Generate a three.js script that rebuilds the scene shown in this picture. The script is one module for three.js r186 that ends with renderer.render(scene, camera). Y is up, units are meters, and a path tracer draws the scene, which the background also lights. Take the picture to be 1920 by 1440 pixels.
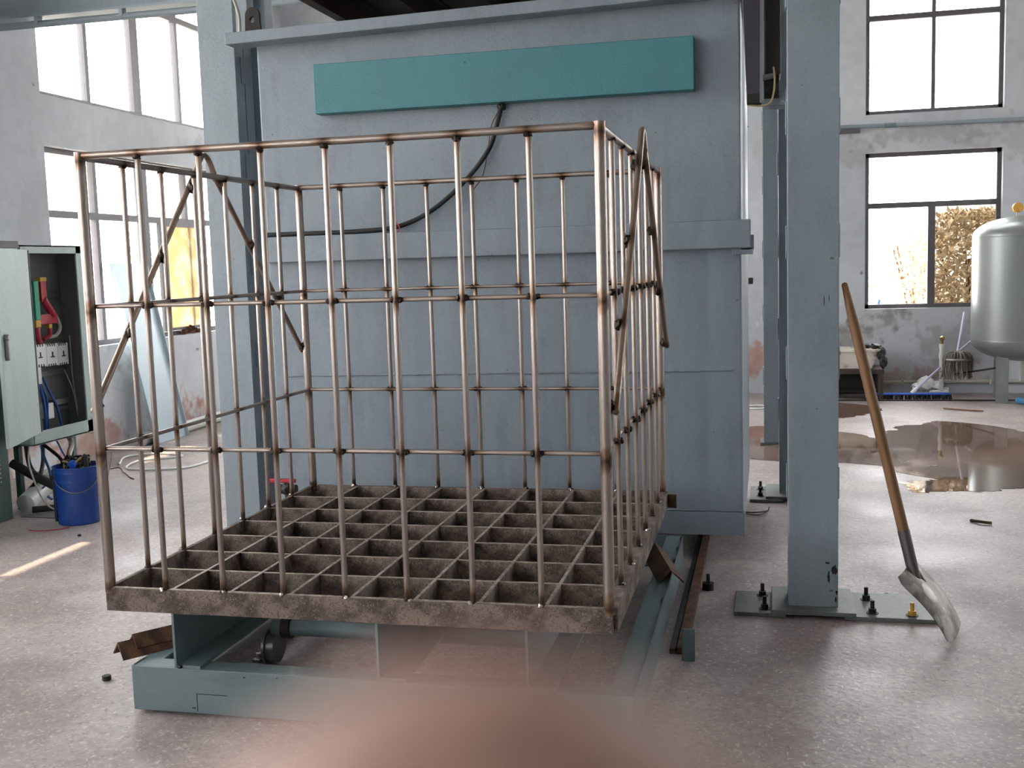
import * as THREE from 'three';
import { RoundedBoxGeometry } from 'three/addons/geometries/RoundedBoxGeometry.js';
import { mergeGeometries } from 'three/addons/utils/BufferGeometryUtils.js';
import { MarchingCubes } from 'three/addons/objects/MarchingCubes.js';

// ---------- camera, sky, sun, exposure ----------
const scene = new THREE.Scene();
const camera = new THREE.PerspectiveCamera(38.85, 4 / 3, 0.004, 300);
camera.position.set(2.2733, 1.55, 3.3253);
camera.rotation.set(-0.10924, 0.23325, -0.03027, 'YXZ');
camera.focus = 4.6;
camera.userData.fStop = 14.5;
scene.add(camera);
camera.updateMatrixWorld(true);
scene.background = new THREE.Color().setRGB(13, 13.1, 13.3);
const sun = new THREE.DirectionalLight(new THREE.Color().setRGB(1, 0.82, 0.6), 9.5);
sun.position.set(-15, 25.2, -0.4 - 3);
sun.target.position.set(0, 0, -3);
sun.castShadow = true;
sun.shadow.mapSize.set(4096, 4096);
Object.assign(sun.shadow.camera, { left: -14, right: 14, top: 14, bottom: -14, near: 1, far: 60 });
scene.add(sun, sun.target);
const renderer = new THREE.WebGLRenderer({ antialias: true });
renderer.toneMapping = THREE.LinearToneMapping;
renderer.toneMappingExposure = 1.08;
renderer.shadowMap.enabled = true;

// ---------- helpers ----------
let seed = 7;
const rnd = (a = 0, b = 1) => { seed = (seed * 1664525 + 1013904223) >>> 0; return a + (b - a) * (seed / 4294967296); };
const V = (x, y, z) => new THREE.Vector3(x, y, z);
const hash = (x, y, s) => { let h = (x * 374761393 + y * 668265263 + s * 974711) | 0; h = Math.imul(h ^ (h >>> 13), 1274126177); h ^= h >>> 16; return (h >>> 0) / 4294967296; };
function vn(x, y, px, py, s) {   // periodic value noise
  const xi = Math.floor(x), yi = Math.floor(y), fx = x - xi, fy = y - yi, u = fx * fx * (3 - 2 * fx), v = fy * fy * (3 - 2 * fy);
  const m = (a, n) => ((a % n) + n) % n;
  const a = hash(m(xi, px), m(yi, py), s), b = hash(m(xi + 1, px), m(yi, py), s), c = hash(m(xi, px), m(yi + 1, py), s), d = hash(m(xi + 1, px), m(yi + 1, py), s);
  return a + (b - a) * u + (c - a) * v + (a - b - c + d) * u * v;
}
function fbm(u, v, fx, fy, o, s) { let t = 0, a = 0.5, n = 0; for (let i = 0; i < o; i++) { t += a * vn(u * fx, v * fy, fx, fy, s + i * 17); n += a; a *= 0.5; fx *= 2; fy *= 2; } return t / n; }
const sst = (a, b, x) => { const t = Math.min(1, Math.max(0, (x - a) / (b - a))); return t * t * (3 - 2 * t); };
const mix = (a, b, t) => a.map((x, i) => x + (b[i] - x) * t);
function tex(w, h, fn, srgb = true, rep = [1, 1]) {
  const d = new Uint8Array(w * h * 4);
  for (let y = 0; y < h; y++) for (let x = 0; x < w; x++) {
    const c = fn((x + 0.5) / w, (y + 0.5) / h), i = (y * w + x) * 4;
    if (typeof c === 'number') d[i] = d[i + 1] = d[i + 2] = Math.max(0, Math.min(255, c * 255));
    else for (let k = 0; k < 3; k++) d[i + k] = Math.max(0, Math.min(255, c[k]));
    d[i + 3] = 255;
  }
  const t = new THREE.DataTexture(d, w, h, THREE.RGBAFormat);
  t.magFilter = THREE.LinearFilter; t.minFilter = THREE.LinearMipmapLinearFilter; t.generateMipmaps = true;
  t.wrapS = t.wrapT = THREE.RepeatWrapping;
  if (srgb) t.colorSpace = THREE.SRGBColorSpace;
  t.repeat.set(rep[0], rep[1]);
  t.needsUpdate = true;
  return t;
}
const std = (o) => new THREE.MeshStandardMaterial(o);
const phy = (o) => new THREE.MeshPhysicalMaterial(o);
const names = new Map();
function numbered(n) { const k = names.get(n) ?? 0; names.set(n, k + 1); return k ? `${n}_${String(k).padStart(3, '0')}` : n; }
function tag(o, label, category, group, kind) {
  if (label) o.userData.label = label;
  if (category) o.userData.category = category;
  if (group) o.userData.group = group;
  if (kind) o.userData.kind = kind;
  return o;
}
function thing(name, label, category, p = [0, 0, 0], group, kind) {
  const g = new THREE.Group(); g.name = numbered(name); g.position.set(...p); scene.add(g);
  return tag(g, label, category, group, kind);
}
function rootOf(o) { let r = o; while (r.parent && r.parent !== scene) r = r.parent; return r; }
// geometries are given in world coordinates and moved into the thing's own frame
function part(name, geo, mat, parent) {
  if (Array.isArray(geo)) geo = merge(geo);
  const m = new THREE.Mesh(geo, mat); m.name = name; m.castShadow = m.receiveShadow = true;
  if (!parent) { m.name = numbered(name); scene.add(m); return m; }
  const p = rootOf(parent).position; geo.translate(-p.x, -p.y, -p.z);
  parent.add(m); return m;
}
function merge(list) {
  list = list.map((g) => { g = g.index ? g.toNonIndexed() : g; return g; });
  const all = list.every((g) => g.attributes.color);
  for (const g of list) { if (!all && g.attributes.color) g.deleteAttribute('color'); for (const k of Object.keys(g.attributes)) if (!['position', 'normal', 'uv', 'color'].includes(k)) g.deleteAttribute(k); }
  return mergeGeometries(list);
}
function uvm(g, s = 1) {   // uv in metres by the face's main direction
  if (g.index) g = g.toNonIndexed();
  const p = g.attributes.position, n = g.attributes.normal, uv = new Float32Array(p.count * 2);
  for (let i = 0; i < p.count; i += 3) {
    const nx = Math.abs(n.getX(i) + n.getX(i + 1) + n.getX(i + 2)), ny = Math.abs(n.getY(i) + n.getY(i + 1) + n.getY(i + 2)), nz = Math.abs(n.getZ(i) + n.getZ(i + 1) + n.getZ(i + 2));
    for (let k = i; k < i + 3; k++) {
      const x = p.getX(k), y = p.getY(k), z = p.getZ(k);
      const [a, b] = nx > ny && nx > nz ? [z, y] : ny > nz ? [x, z] : [x, y];
      uv[k * 2] = a * s; uv[k * 2 + 1] = b * s;
    }
  }
  g.setAttribute('uv', new THREE.BufferAttribute(uv, 2)); return g;
}
// box from corner to corner, with a small round on the edges when r > 0
function box(x0, x1, y0, y1, z0, z1, r = 0) {
  if (x0 > x1) [x0, x1] = [x1, x0]; if (y0 > y1) [y0, y1] = [y1, y0]; if (z0 > z1) [z0, z1] = [z1, z0];
  const w = x1 - x0, h = y1 - y0, d = z1 - z0;
  const g = r > 0 ? new RoundedBoxGeometry(w, h, d, 2, Math.min(r, w / 2.1, h / 2.1, d / 2.1)) : new THREE.BoxGeometry(w, h, d);
  g.translate((x0 + x1) / 2, (y0 + y1) / 2, (z0 + z1) / 2);
  return uvm(g);
}
function cyl(p, q, r, seg = 12, r2 = r, hs = 1) {
  const d = q.clone().sub(p), L = d.length(), g = new THREE.CylinderGeometry(r2, r, L, seg, hs);
  g.translate(0, L / 2, 0);
  g.applyQuaternion(new THREE.Quaternion().setFromUnitVectors(V(0, 1, 0), d.normalize()));
  g.translate(p.x, p.y, p.z); return g;
}
function cable(pts, r, n = 40, seg = 7, closed = false) {
  return new THREE.TubeGeometry(new THREE.CatmullRomCurve3(pts.map((p) => (p.isVector3 ? p : V(...p))), closed, 'centripetal'), n, r, seg, closed);
}
function capped(pts, r, n, seg = 10) {
  const c = pts.map((p) => (p.isVector3 ? p : V(...p))), e = c.at(-1), a = c[0];
  const s1 = new THREE.SphereGeometry(r, seg, 6).translate(a.x, a.y, a.z), s2 = new THREE.SphereGeometry(r, seg, 6).translate(e.x, e.y, e.z);
  return merge([cable(c, r, n, seg), s1, s2]);
}
function blob(x, y, z, r, sq = 1) {
  const g = new THREE.IcosahedronGeometry(r, 1), p = g.attributes.position, m = new Map();
  for (let i = 0; i < p.count; i++) {
    const k = [p.getX(i), p.getY(i), p.getZ(i)].map((t) => t.toFixed(4)).join();
    if (!m.has(k)) m.set(k, rnd(0.75, 1.25)); const f = m.get(k);
    p.setXYZ(i, p.getX(i) * f, p.getY(i) * f * sq, p.getZ(i) * f);
  }
  g.computeVertexNormals(); g.translate(x, y, z); return g;
}
const extr = (pts, depth, bevel = 0) => new THREE.ExtrudeGeometry(new THREE.Shape(pts.map((p) => new THREE.Vector2(...p))), { depth, bevelEnabled: bevel > 0, bevelSize: bevel, bevelThickness: bevel, bevelSegments: 1 });

// ---------- materials ----------
const bumpFine = tex(512, 512, (u, v) => fbm(u, v, 64, 64, 3, 5), false, [2, 2]);
function paint(base, dirt, amount, s, rough = 0.5, vertical = true) {
  const t = tex(512, 512, (u, v) => {
    const a = fbm(u, v, vertical ? 24 : 4, vertical ? 3 : 24, 4, s), b = fbm(u, v, 5, 5, 5, s + 50), c = fbm(u, v, 128, 128, 2, s + 90);
    let k = mix(base, dirt, Math.max(0, (a - 0.5) * amount * 2 + (b - 0.5) * amount * 1.5 + (c - 0.5) * amount));
    const l = 1 + (a - 0.5) * 0.12 + (c - 0.5) * 0.06;
    k = k.map((x) => x * l);
    const chip = fbm(u, v, 40, 40, 3, s + 7);
    return chip > 0.9 ? mix(k, [70, 62, 56], 0.55) : k;
  }, true, [0.7, 0.7]);
  return std({ map: t, roughness: rough, metalness: 0.0, bumpMap: bumpFine, bumpScale: 0.0008 });
}
const M = {
  grey: paint([132, 142, 151], [111, 119, 128], 0.9, 3, 0.42),
  column: paint([138, 149, 156], [114, 124, 130], 0.7, 13, 0.45),
  teal: paint([67, 129, 136], [58, 107, 114], 0.5, 23, 0.5),
  cart: paint([110, 127, 130], [92, 102, 104], 0.7, 33, 0.42, false),
  cabinet: paint([172, 188, 182], [150, 164, 158], 0.4, 43, 0.5),
  desk: paint([74, 98, 92], [60, 78, 74], 0.5, 53, 0.5),
  dark: std({ color: 0x2a2624, roughness: 0.6, metalness: 0.3 }),
  deck: paint([58, 46, 42], [40, 34, 32], 0.8, 63, 0.7),
  black: std({ color: 0x191817, roughness: 0.55 }),
  rubber: std({ color: 0x201f20, roughness: 0.7 }),
  white: std({ color: 0xe8e8e6, roughness: 0.5 }),
  pvc: std({ color: 0xd5d5cf, roughness: 0.35 }),
  offwhite: std({ color: 0xb8b4aa, roughness: 0.6 }),
  frame: paint([92, 88, 92], [74, 70, 74], 0.7, 73, 0.5),
  blue: phy({ color: 0x12408f, roughness: 0.32, clearcoat: 0.25 }),
  bluewire: std({ color: 0x2a5596, roughness: 0.5 }),
  red: std({ color: 0xb3283a, roughness: 0.45 }),
  green: std({ color: 0x2d9a78, roughness: 0.5 }),
  yellow: std({ color: 0xc89a38, roughness: 0.5 }),
  brass: std({ color: 0x9a7a48, metalness: 0.8, roughness: 0.35 }),
  steel: std({ color: 0x8b8b8c, metalness: 0.85, roughness: 0.35 }),
  beadDark: std({ color: 0x33261f, metalness: 0.5, roughness: 0.5 }),
  beadShiny: std({ color: 0xd6ccc6, metalness: 0.9, roughness: 0.2 }),
  skin: phy({ color: 0xb08a7c, roughness: 0.55, sheen: 0.2, sheenColor: new THREE.Color(0xffb09a) }),
  nail: std({ color: 0xd9a895, roughness: 0.3 }),
  glass: phy({ color: 0xffffff, transmission: 1, roughness: 0.0, ior: 1.45, thickness: 0 }),
};
M.tube = std({ color: 0xffffff, vertexColors: true, metalness: 0.85, roughness: 0.28, bumpMap: bumpFine, bumpScale: 0.0003 });
M.iron = std({
  map: tex(512, 512, (u, v) => {
    const a = fbm(u, v, 10, 10, 5, 81), b = fbm(u, v, 90, 90, 3, 82), c = fbm(u, v, 150, 150, 2, 83);
    let k = mix([132, 117, 107], [86, 73, 66], sst(0.3, 0.75, a));
    k = mix(k, [64, 51, 45], sst(0.55, 0.8, b) * 0.6); k = mix(k, [168, 156, 147], sst(0.62, 0.85, c) * 0.6);
    return k;
  }, true, [2, 2]), roughness: 0.72, metalness: 0.25, bumpMap: tex(512, 512, (u, v) => fbm(u, v, 50, 50, 4, 84), false, [2, 2]), bumpScale: 0.003,
});
M.wornLit = std({ map: tex(256, 256, (u, v) => mix([176, 160, 148], [128, 112, 102], sst(0.35, 0.75, fbm(u, v, 20, 20, 4, 88))), true, [3, 3]), roughness: 0.55, metalness: 0.35 });  // pale tone carries light from above as well as wear
M.rust = std({ map: tex(256, 256, (u, v) => { const a = fbm(u, v, 8, 8, 5, 91); return mix([112, 78, 58], [70, 50, 42], sst(0.3, 0.75, a)); }, true, [3, 3]), roughness: 0.8, metalness: 0.2 });
M.wood = std({ map: tex(256, 512, (u, v) => { const a = fbm(u, v, 16, 2, 4, 95), b = fbm(u, v, 5, 5, 4, 96); return mix(mix([132, 96, 58], [104, 72, 44], a), [80, 56, 38], sst(0.55, 0.8, b)); }), roughness: 0.6 });
M.tank = std({ map: tex(256, 256, (u, v) => mix([150, 154, 152], [132, 137, 136], fbm(u, v, 12, 12, 4, 97))), metalness: 0.55, roughness: 0.34 });
M.floor = std({
  map: tex(1024, 1024, (u, v) => {
    const a = fbm(u, v, 6, 6, 5, 101), f = fbm(u, v, 96, 96, 3, 102), w = vn(u * 190, v * 190, 190, 190, 103), d = vn(u * 150, v * 150, 150, 150, 104), e = vn(u * 240, v * 240, 240, 240, 105);
    let k = mix([168, 158, 154], [146, 134, 131], sst(0.3, 0.7, a));
    k = k.map((x) => x * (0.9 + 0.2 * f));
    k = mix(k, [220, 214, 208], sst(0.72, 0.95, w) * 0.55);
    k = mix(k, [112, 98, 94], sst(0.78, 0.97, d) * 0.55);
    k = mix(k, [150, 120, 112], sst(0.8, 0.97, e) * 0.5);
    return k;
  }, true, [0.55, 0.55]),
  roughness: 1, roughnessMap: tex(512, 512, (u, v) => 0.34 + 0.3 * fbm(u, v, 9, 9, 5, 111), false, [0.31, 0.31]),
  bumpMap: tex(512, 512, (u, v) => fbm(u, v, 70, 70, 3, 112), false, [0.8, 0.8]), bumpScale: 0.0012,
});
// wall paint: s runs along the wall, h up; stains have outlines of their own (peeling, damp, dirt)
function wallTex(w, len, hgt, stains, sd) {
  return tex(w, Math.round(w * hgt / len), (u, v) => {
    const s = u * len, h = v * hgt, a = fbm(u, v, Math.round(len), Math.round(hgt), 5, sd), b = fbm(u, v, Math.round(len * 3), Math.round(hgt * 3), 5, sd + 20), c = fbm(u, v, Math.round(len * 14), Math.round(hgt * 14), 3, sd + 40);
    let k = mix([194, 198, 202], [175, 179, 184], sst(0.3, 0.75, a));
    k = k.map((x) => x * (0.965 + 0.07 * c));
    for (const t of stains) {
      const dx = (s - t.s) / t.ws, dy = (h - t.h) / t.wh, e = 1 - Math.sqrt(dx * dx + dy * dy) + (b - 0.5) * 1.5 + (c - 0.5) * 0.5;
      k = mix(k, t.c, sst(0.26, 0.72, e + (c - 0.5) * 0.5) * t.a * (0.55 + 0.9 * c));
    }
    const spot = vn(u * len * 9, v * hgt * 9, Math.round(len * 9), Math.round(hgt * 9), sd + 60);
    if (spot > 0.965) k = mix(k, [110, 104, 104], sst(0.965, 0.99, spot) * 0.7);
    return k;
  }, true, [1 / len, 1 / hgt]);
}

// ---------- setting: floor, walls with window openings, ceiling ----------
const XL = -3.5, ZB = -9.35, XR = 9, ZF = 8, H = 5.2, T = 0.24;
const floor = part('floor', box(XL - T, XR + T, -0.15, 0, ZB - T, ZF + T), M.floor); tag(floor, null, null, null, 'structure');
const bays = [[-7.77, -4.65], [-2.3, 0.82], [3.3, 6.42]];
const YL = [0.94, 2.64], YU = [3.05, 4.72];
function wall(name, len, holes, mat, place) {
  const sh = new THREE.Shape([[0, 0], [len, 0], [len, H], [0, H]].map((p) => new THREE.Vector2(...p)));
  for (const [a, b, c, d] of holes) sh.holes.push(new THREE.Path([[a, c], [a, d], [b, d], [b, c]].map((p) => new THREE.Vector2(...p))));
  const g = new THREE.ExtrudeGeometry(sh, { depth: T, bevelEnabled: false });
  place(g);
  const m = new THREE.Mesh(g, mat); m.name = name; m.castShadow = m.receiveShadow = true; m.userData.kind = 'structure'; scene.add(m); return m;
}
// left wall: shape x = (z - ZB), outer side at XL - T
const RED = [168, 132, 122], DIRT = [150, 147, 147], DK = [132, 128, 127];
const lenL = ZF - ZB;
const matL = std({ map: wallTex(2048, lenL, H, [
  { s: 2.9, h: 0.22, ws: 0.75, wh: 0.32, c: RED, a: 0.8 }, { s: 4.3, h: 0.12, ws: 0.9, wh: 0.3, c: RED, a: 0.7 }, { s: 3.4, h: 0.85, ws: 0.5, wh: 0.22, c: DIRT, a: 0.6 },
  { s: 5.6, h: 0.2, ws: 0.9, wh: 0.28, c: RED, a: 0.6 }, { s: 2.2, h: 2.85, ws: 0.7, wh: 0.2, c: DIRT, a: 0.35 }, { s: 4.9, h: 1.9, ws: 0.3, wh: 1.2, c: DIRT, a: 0.25 },
], 200), roughness: 0.9, bumpMap: bumpFine, bumpScale: 0.001 });
const holesL = []; for (const [a, b] of bays) for (const [c, d] of [YL, YU]) holesL.push([a - ZB, b - ZB, c, d]);
const wallL = wall('wall_left', lenL, holesL, matL, (g) => { g.rotateY(-Math.PI / 2); g.translate(XL, 0, ZB); });
// back wall: shape x = (x - XL)
const winB = [[-2.6, -1.2], [0.3, 1.7], [3.31, 4.71], [6.3, 7.7]];  // third one is in view; the others are unseen openings added for light
const lenB = XR - XL;
const matB = std({ map: wallTex(2048, lenB, H, [
  { s: 5.55, h: 0.42, ws: 0.42, wh: 0.42, c: RED, a: 0.75 }, { s: 5.8, h: 0.75, ws: 0.2, wh: 0.3, c: [214, 208, 206], a: 0.7 },
  { s: 6.95, h: 0.72, ws: 0.5, wh: 0.36, c: DK, a: 0.6 }, { s: 6.55, h: 0.5, ws: 0.3, wh: 0.5, c: DK, a: 0.55 }, { s: 7.25, h: 0.2, ws: 1.1, wh: 0.2, c: RED, a: 0.5 },
  { s: 7.6, h: 0.55, ws: 0.7, wh: 0.4, c: DIRT, a: 0.5 }, { s: 7.4, h: 2.82, ws: 1.1, wh: 0.16, c: DIRT, a: 0.5 }, { s: 6.6, h: 2.7, ws: 0.35, wh: 0.3, c: DIRT, a: 0.45 }, { s: 8.4, h: 2.7, ws: 0.8, wh: 0.4, c: DIRT, a: 0.4 },
], 300), roughness: 0.9, bumpMap: bumpFine, bumpScale: 0.001 });
const holesB = []; for (const [a, b] of winB) for (const [c, d] of [YL, YU]) holesB.push([a - XL, b - XL, c, d]);
wall('wall_back', lenB, holesB, matB, (g) => { g.translate(XL, 0, ZB - T); });
const matP = std({ color: 0xbec2c6, roughness: 0.9 });
const winF = [[-2.9, -1.7]];  // unseen window added behind the camera to let light in
const holesF = []; for (const [a, b] of winF) for (const [c, d] of [YL, YU]) holesF.push([a - XL, b - XL, c, d]);
wall('wall_front', lenB, holesF, matP, (g) => { g.translate(XL, 0, ZF); });
const winR = [[-6.6, -4.6]];  // unseen opening added in the right wall for its light
const holesR = []; for (const [a, b] of winR) for (const [c, d] of [YL, YU]) holesR.push([a - ZB, b - ZB, c, d]);
wall('wall_right', lenL, holesR, matP, (g) => { g.rotateY(-Math.PI / 2); g.translate(XR + T, 0, ZB); });
const ceil = part('ceiling', box(XL - T - 0.97, XR + T + 0.5, H, H + 0.2, ZB - T - 0.5, ZF + T + 0.5), matP); tag(ceil, null, null, null, 'structure');  // left overhang sized as an unseen eave to narrow the sun streak
// unseen slabs added outside over the left wall lower windows to trim the sun
bays.forEach(([a, b], i) => { const c = part('sun_block_slab', box(XL - T - 0.66, XL - T, 2.72, 2.84, a - 0.3, b + 0.3), matP, wallL); });

// windows: dark steel frames with panes. place(u, y, d) maps along-wall, height, depth-from-inner-face to world boxes
let wn = 0;
function windowUnit(toBox, a, b, y0, y1, cols, bars, opt = {}) {
  const w = thing(`window_${++wn}`, null, null, [0, 0, 0], null, 'structure');
  const d0 = 0.08, d1 = 0.13, f = 0.045;
  part('window_frame', [toBox(a, b, y0, y0 + f, d0, d1), toBox(a, b, y1 - f, y1, d0, d1), toBox(a, a + f, y0, y1, d0, d1), toBox(b - f, b, y0, y1, d0, d1)], M.frame, w);
  for (const y of bars) part('transom', toBox(a + f, b - f, y - 0.03, y + 0.03, d0, d1), M.frame, w);
  const ys = [y0 + f, ...bars, y1 - f], xs = [a + f, ...cols.map((c) => c[0]), b - f];
  for (const [c, wd, only] of cols) {
    for (let j = 0; j + 1 < ys.length; j++) { if (only !== undefined && only !== j) continue; part('mullion', toBox(c - wd / 2, c + wd / 2, ys[j] - (j ? -0.03 : 0), ys[j + 1] - (j + 2 < ys.length ? 0.03 : 0), d0 - 0.004, d1 + 0.004), M.frame, w); }
  }
  for (let j = 0; j + 1 < ys.length; j++) {
    const xj = [a + f, ...cols.filter((c) => c[2] === undefined || c[2] === j).map((c) => c[0]), b - f];
    for (let i = 0; i + 1 < xj.length; i++) {
      if (opt.skip?.some(([p, q]) => p === i && q === j)) continue;
      const m = opt.tint?.find(([p, q]) => p === i && q === j)?.[2] ?? M.glass;
      part('pane', toBox(xj[i], xj[i + 1], ys[j], ys[j + 1], d0 + 0.022, d0 + 0.027), m, w);
    }
  }
  if (opt.extra) opt.extra(w, toBox, d0, d1);
  return w;
}
const boxL = (u0, u1, y0, y1, d0, d1) => box(XL - d1, XL - d0, y0, y1, u0, u1);
const boxB = (u0, u1, y0, y1, d0, d1) => box(u0, u1, y0, y1, ZB - d1, ZB - d0);
const boxF = (u0, u1, y0, y1, d0, d1) => box(u0, u1, y0, y1, ZF + d0, ZF + d1);
const boxR = (u0, u1, y0, y1, d0, d1) => box(XR + d0, XR + d1, y0, y1, u0, u1);
M.amber = phy({ map: tex(256, 256, (u, v) => { const d = Math.abs(((u * 10 + v * 10) % 1) - 0.5), e = Math.abs((((u - v) * 10 + 20) % 1) - 0.5), n = fbm(u, v, 6, 6, 4, 401); return mix([208, 188, 148], [246, 240, 222], sst(0.4, 0.5, Math.max(d, e)) * 0.45 + sst(0.3, 0.75, n) * 0.6); }, true, [1.6, 1.6]), transmission: 0.6, roughness: 1, thickness: 0 });
M.screen = phy({ color: 0xb4aea6, transmission: 1, roughness: 0, thickness: 0, ior: 1.02 });
for (const [a, b] of bays) {
  const m = (a + b) / 2, q = (b - a) / 4;
  windowUnit(boxL, a, b, YU[0], YU[1], [[m - q, 0.05], [m, 0.13], [m + q, 0.05]], [4.12]);
  windowUnit(boxL, a, b, YL[0], YL[1], [[m - q, 0.05], [m, 0.13], [m + q, 0.05]], [2.09], a < -5 ? { tint: [[0, 0, M.glass]], extra: (w, tb) => {
    const s = part('sash', [tb(-7.14, -6.4, 0.99, 1.02, 0.05, 0.078), tb(-7.14, -6.4, 2.03, 2.06, 0.05, 0.078), tb(-7.14, -7.1, 1.02, 2.03, 0.05, 0.078), tb(-6.44, -6.4, 1.02, 2.03, 0.05, 0.078)], M.frame, w);
    part('screen_mesh', tb(-7.1, -6.44, 1.02, 2.03, 0.06, 0.066), M.amber, s);
  } } : {});
}
for (const [a, b] of winB) {
  const m = (a + b) / 2;
  windowUnit(boxB, a, b, YU[0], YU[1], [[m, 0.04]], [4.08]);
  windowUnit(boxB, a, b, YL[0], YL[1], [[m + 0.0, 0.075, 0]], [2.07], { skip: [[0, 0]], tint: [[1, 0, M.screen]] });
}
for (const [a, b] of winF) for (const y of [YL, YU]) windowUnit(boxF, a, b, y[0], y[1], [[(a + b) / 2, 0.06]], [y[0] + 1.1]);
for (const [a, b] of winR) for (const y of [YL, YU]) windowUnit(boxR, a, b, y[0], y[1], [[(a + b) / 2, 0.06]], [y[0] + 1.1]);

// outdoors
M.ground = std({ map: tex(256, 256, (u, v) => mix([196, 190, 178], [166, 158, 146], fbm(u, v, 8, 8, 5, 501)), true, [0.3, 0.3]), roughness: 0.95 });
tag(part('ground_outside', [box(-60, XL - T, -0.4, -0.12, -60, 50), box(XL - T, 60, -0.4, -0.12, -60, ZB - T), box(XR + T, 60, -0.4, -0.12, ZB - T, 50), box(XL - T, XR + T, -0.4, -0.12, ZF + T, 50)], M.ground), null, null, null, 'structure');

// ---------- furnace body ----------
const FZ = -2.2;
{
  const t = thing('furnace', 'large grey-blue box furnace body behind the wire basket', 'furnace', [0.88, 0.15, -3.1]);
  part('body', box(-0.39, 2.145, 0.15, 2.8, FZ - 1.75, FZ, 0.012), M.grey, t);
  part('top_beam', box(0, 2.71, 0, 0.06, FZ - 0.02, FZ + 0.12, 0.005).rotateZ(0.018).translate(-0.51, 2.746, 0), M.grey, t);
  part('top_plate', box(-0.45, 2.2, 2.8, 2.82, FZ - 1.75, FZ - 0.03, 0.004), M.grey, t);
  part('belt', box(-0.39, 2.19, 1.597, 1.735, FZ, FZ + 0.07, 0.006), M.grey, t);
  part('end_bracket', [box(2.14, 2.205, 1.585, 1.66, FZ - 0.02, FZ + 0.05, 0.004), box(2.1, 2.2, 1.565, 1.6, FZ, FZ + 0.05, 0.004)], M.grey, t);
  part('bottom_rim', box(-0.39, 2.152, 0.148, 0.265, FZ - 0.05, FZ + 0.008, 0.003), M.grey, t);
  for (const [name, x0, x1, y] of [['seam_weld', -0.325, 2.11, 0.977], ['seam_weld', -0.38, 2.145, 0.262]]) {
    const pts = []; for (let x = x0; x <= x1; x += 0.02) pts.push(V(x, y + (x - x0) * 0.005 + rnd(-0.0025, 0.0025), FZ + 0.003 + rnd(-0.001, 0.002)));
    part(name, cable(pts, 0.0042, pts.length * 2, 5), M.grey, t);
  }
  // lifting lug and upright stub on the roof, left
  const lug = new THREE.Shape(); lug.moveTo(-0.045, 0); lug.lineTo(0.045, 0); lug.lineTo(0.04, 0.08); lug.absarc(0, 0.1, 0.04, 0, Math.PI, false); lug.lineTo(-0.045, 0);
  const hole = new THREE.Path(); hole.absarc(0, 0.075, 0.017, 0, Math.PI * 2, true); lug.holes.push(hole);
  part('lifting_lug', new THREE.ExtrudeGeometry(lug, { depth: 0.02, bevelEnabled: false, curveSegments: 12 }).translate(-0.385, 2.805, FZ + 0.02), M.dark, t);
  part('roof_post', box(-0.51, -0.44, 2.8, 3.4, FZ - 0.1, FZ - 0.02, 0.004), M.column, t);
}
{
  const t = thing('sign_box', 'long teal sheet-metal box with a black cable high on the furnace front', 'box', [0.95, 2.36, FZ]);
  part('housing', box(-0.035, 1.928, 2.364, 2.617, FZ, FZ + 0.085, 0.004), M.teal, t);
  part('cable_gland', blob(0.955, 2.35, FZ + 0.03, 0.022), M.black, t);
  const pts = [[0.955, 2.35, FZ + 0.03], [0.945, 2.3, FZ + 0.04], [0.885, 2.137, FZ + 0.04], [0.72, 1.956, FZ + 0.035], [0.544, 1.828, FZ + 0.04], [0.381, 1.765, FZ + 0.05], [0.15, 1.748, FZ + 0.05], [-0.055, 1.747, FZ + 0.05], [-0.37, 1.748, FZ + 0.05]];
  const cb = part('power_cable', cable(pts, 0.0125, 80, 8), M.rubber, t); cb.userData.label = 'black rubber cable curving down to the furnace belt';
  part('cable_tie', cable([[0.36, 1.785, FZ + 0.062], [0.375, 1.79, FZ + 0.066], [0.40, 1.76, FZ + 0.07], [0.385, 1.735, FZ + 0.062]], 0.003, 14, 5), M.red, cb);
  part('thin_wire', cable([[0.95, 2.34, FZ + 0.035], [0.9, 2.26, FZ + 0.02], [0.878, 2.15, FZ + 0.02], [0.84, 2.0, FZ + 0.02], [0.8, 1.94, FZ + 0.05]], 0.0028, 30, 5), M.rust, t).userData.label = 'thin brown wire';
}
// ---------- hoist deck above the furnace ----------
{
  const t = thing('hoist_deck', 'dark rusty steel hoist platform above the furnace roof', 'platform', [1, 2.95, -3.1]);
  part('deck_plate', box(-0.12, 2.12, 3.12, 3.14, -4.1, -1.9), M.deck, t);
  for (let i = 0; i < 6; i++) { const x = -0.1 + i * 0.43; part('joist', [box(x, x + 0.06, 3.11, 3.12, -4.1, -1.9), box(x + 0.025, x + 0.033, 2.96, 3.11, -4.1, -1.9), box(x, x + 0.06, 2.95, 2.96, -4.1, -1.9)], M.deck, t); }
  part('edge_beam', box(-0.12, 2.12, 2.95, 3.12, -4.16, -4.1), M.deck, t);
  for (const x of [0.1, 1.9]) part('deck_leg', box(x - 0.04, x + 0.04, 2.82, 2.95, -3.6, -3.5), M.deck, t);
}
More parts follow.
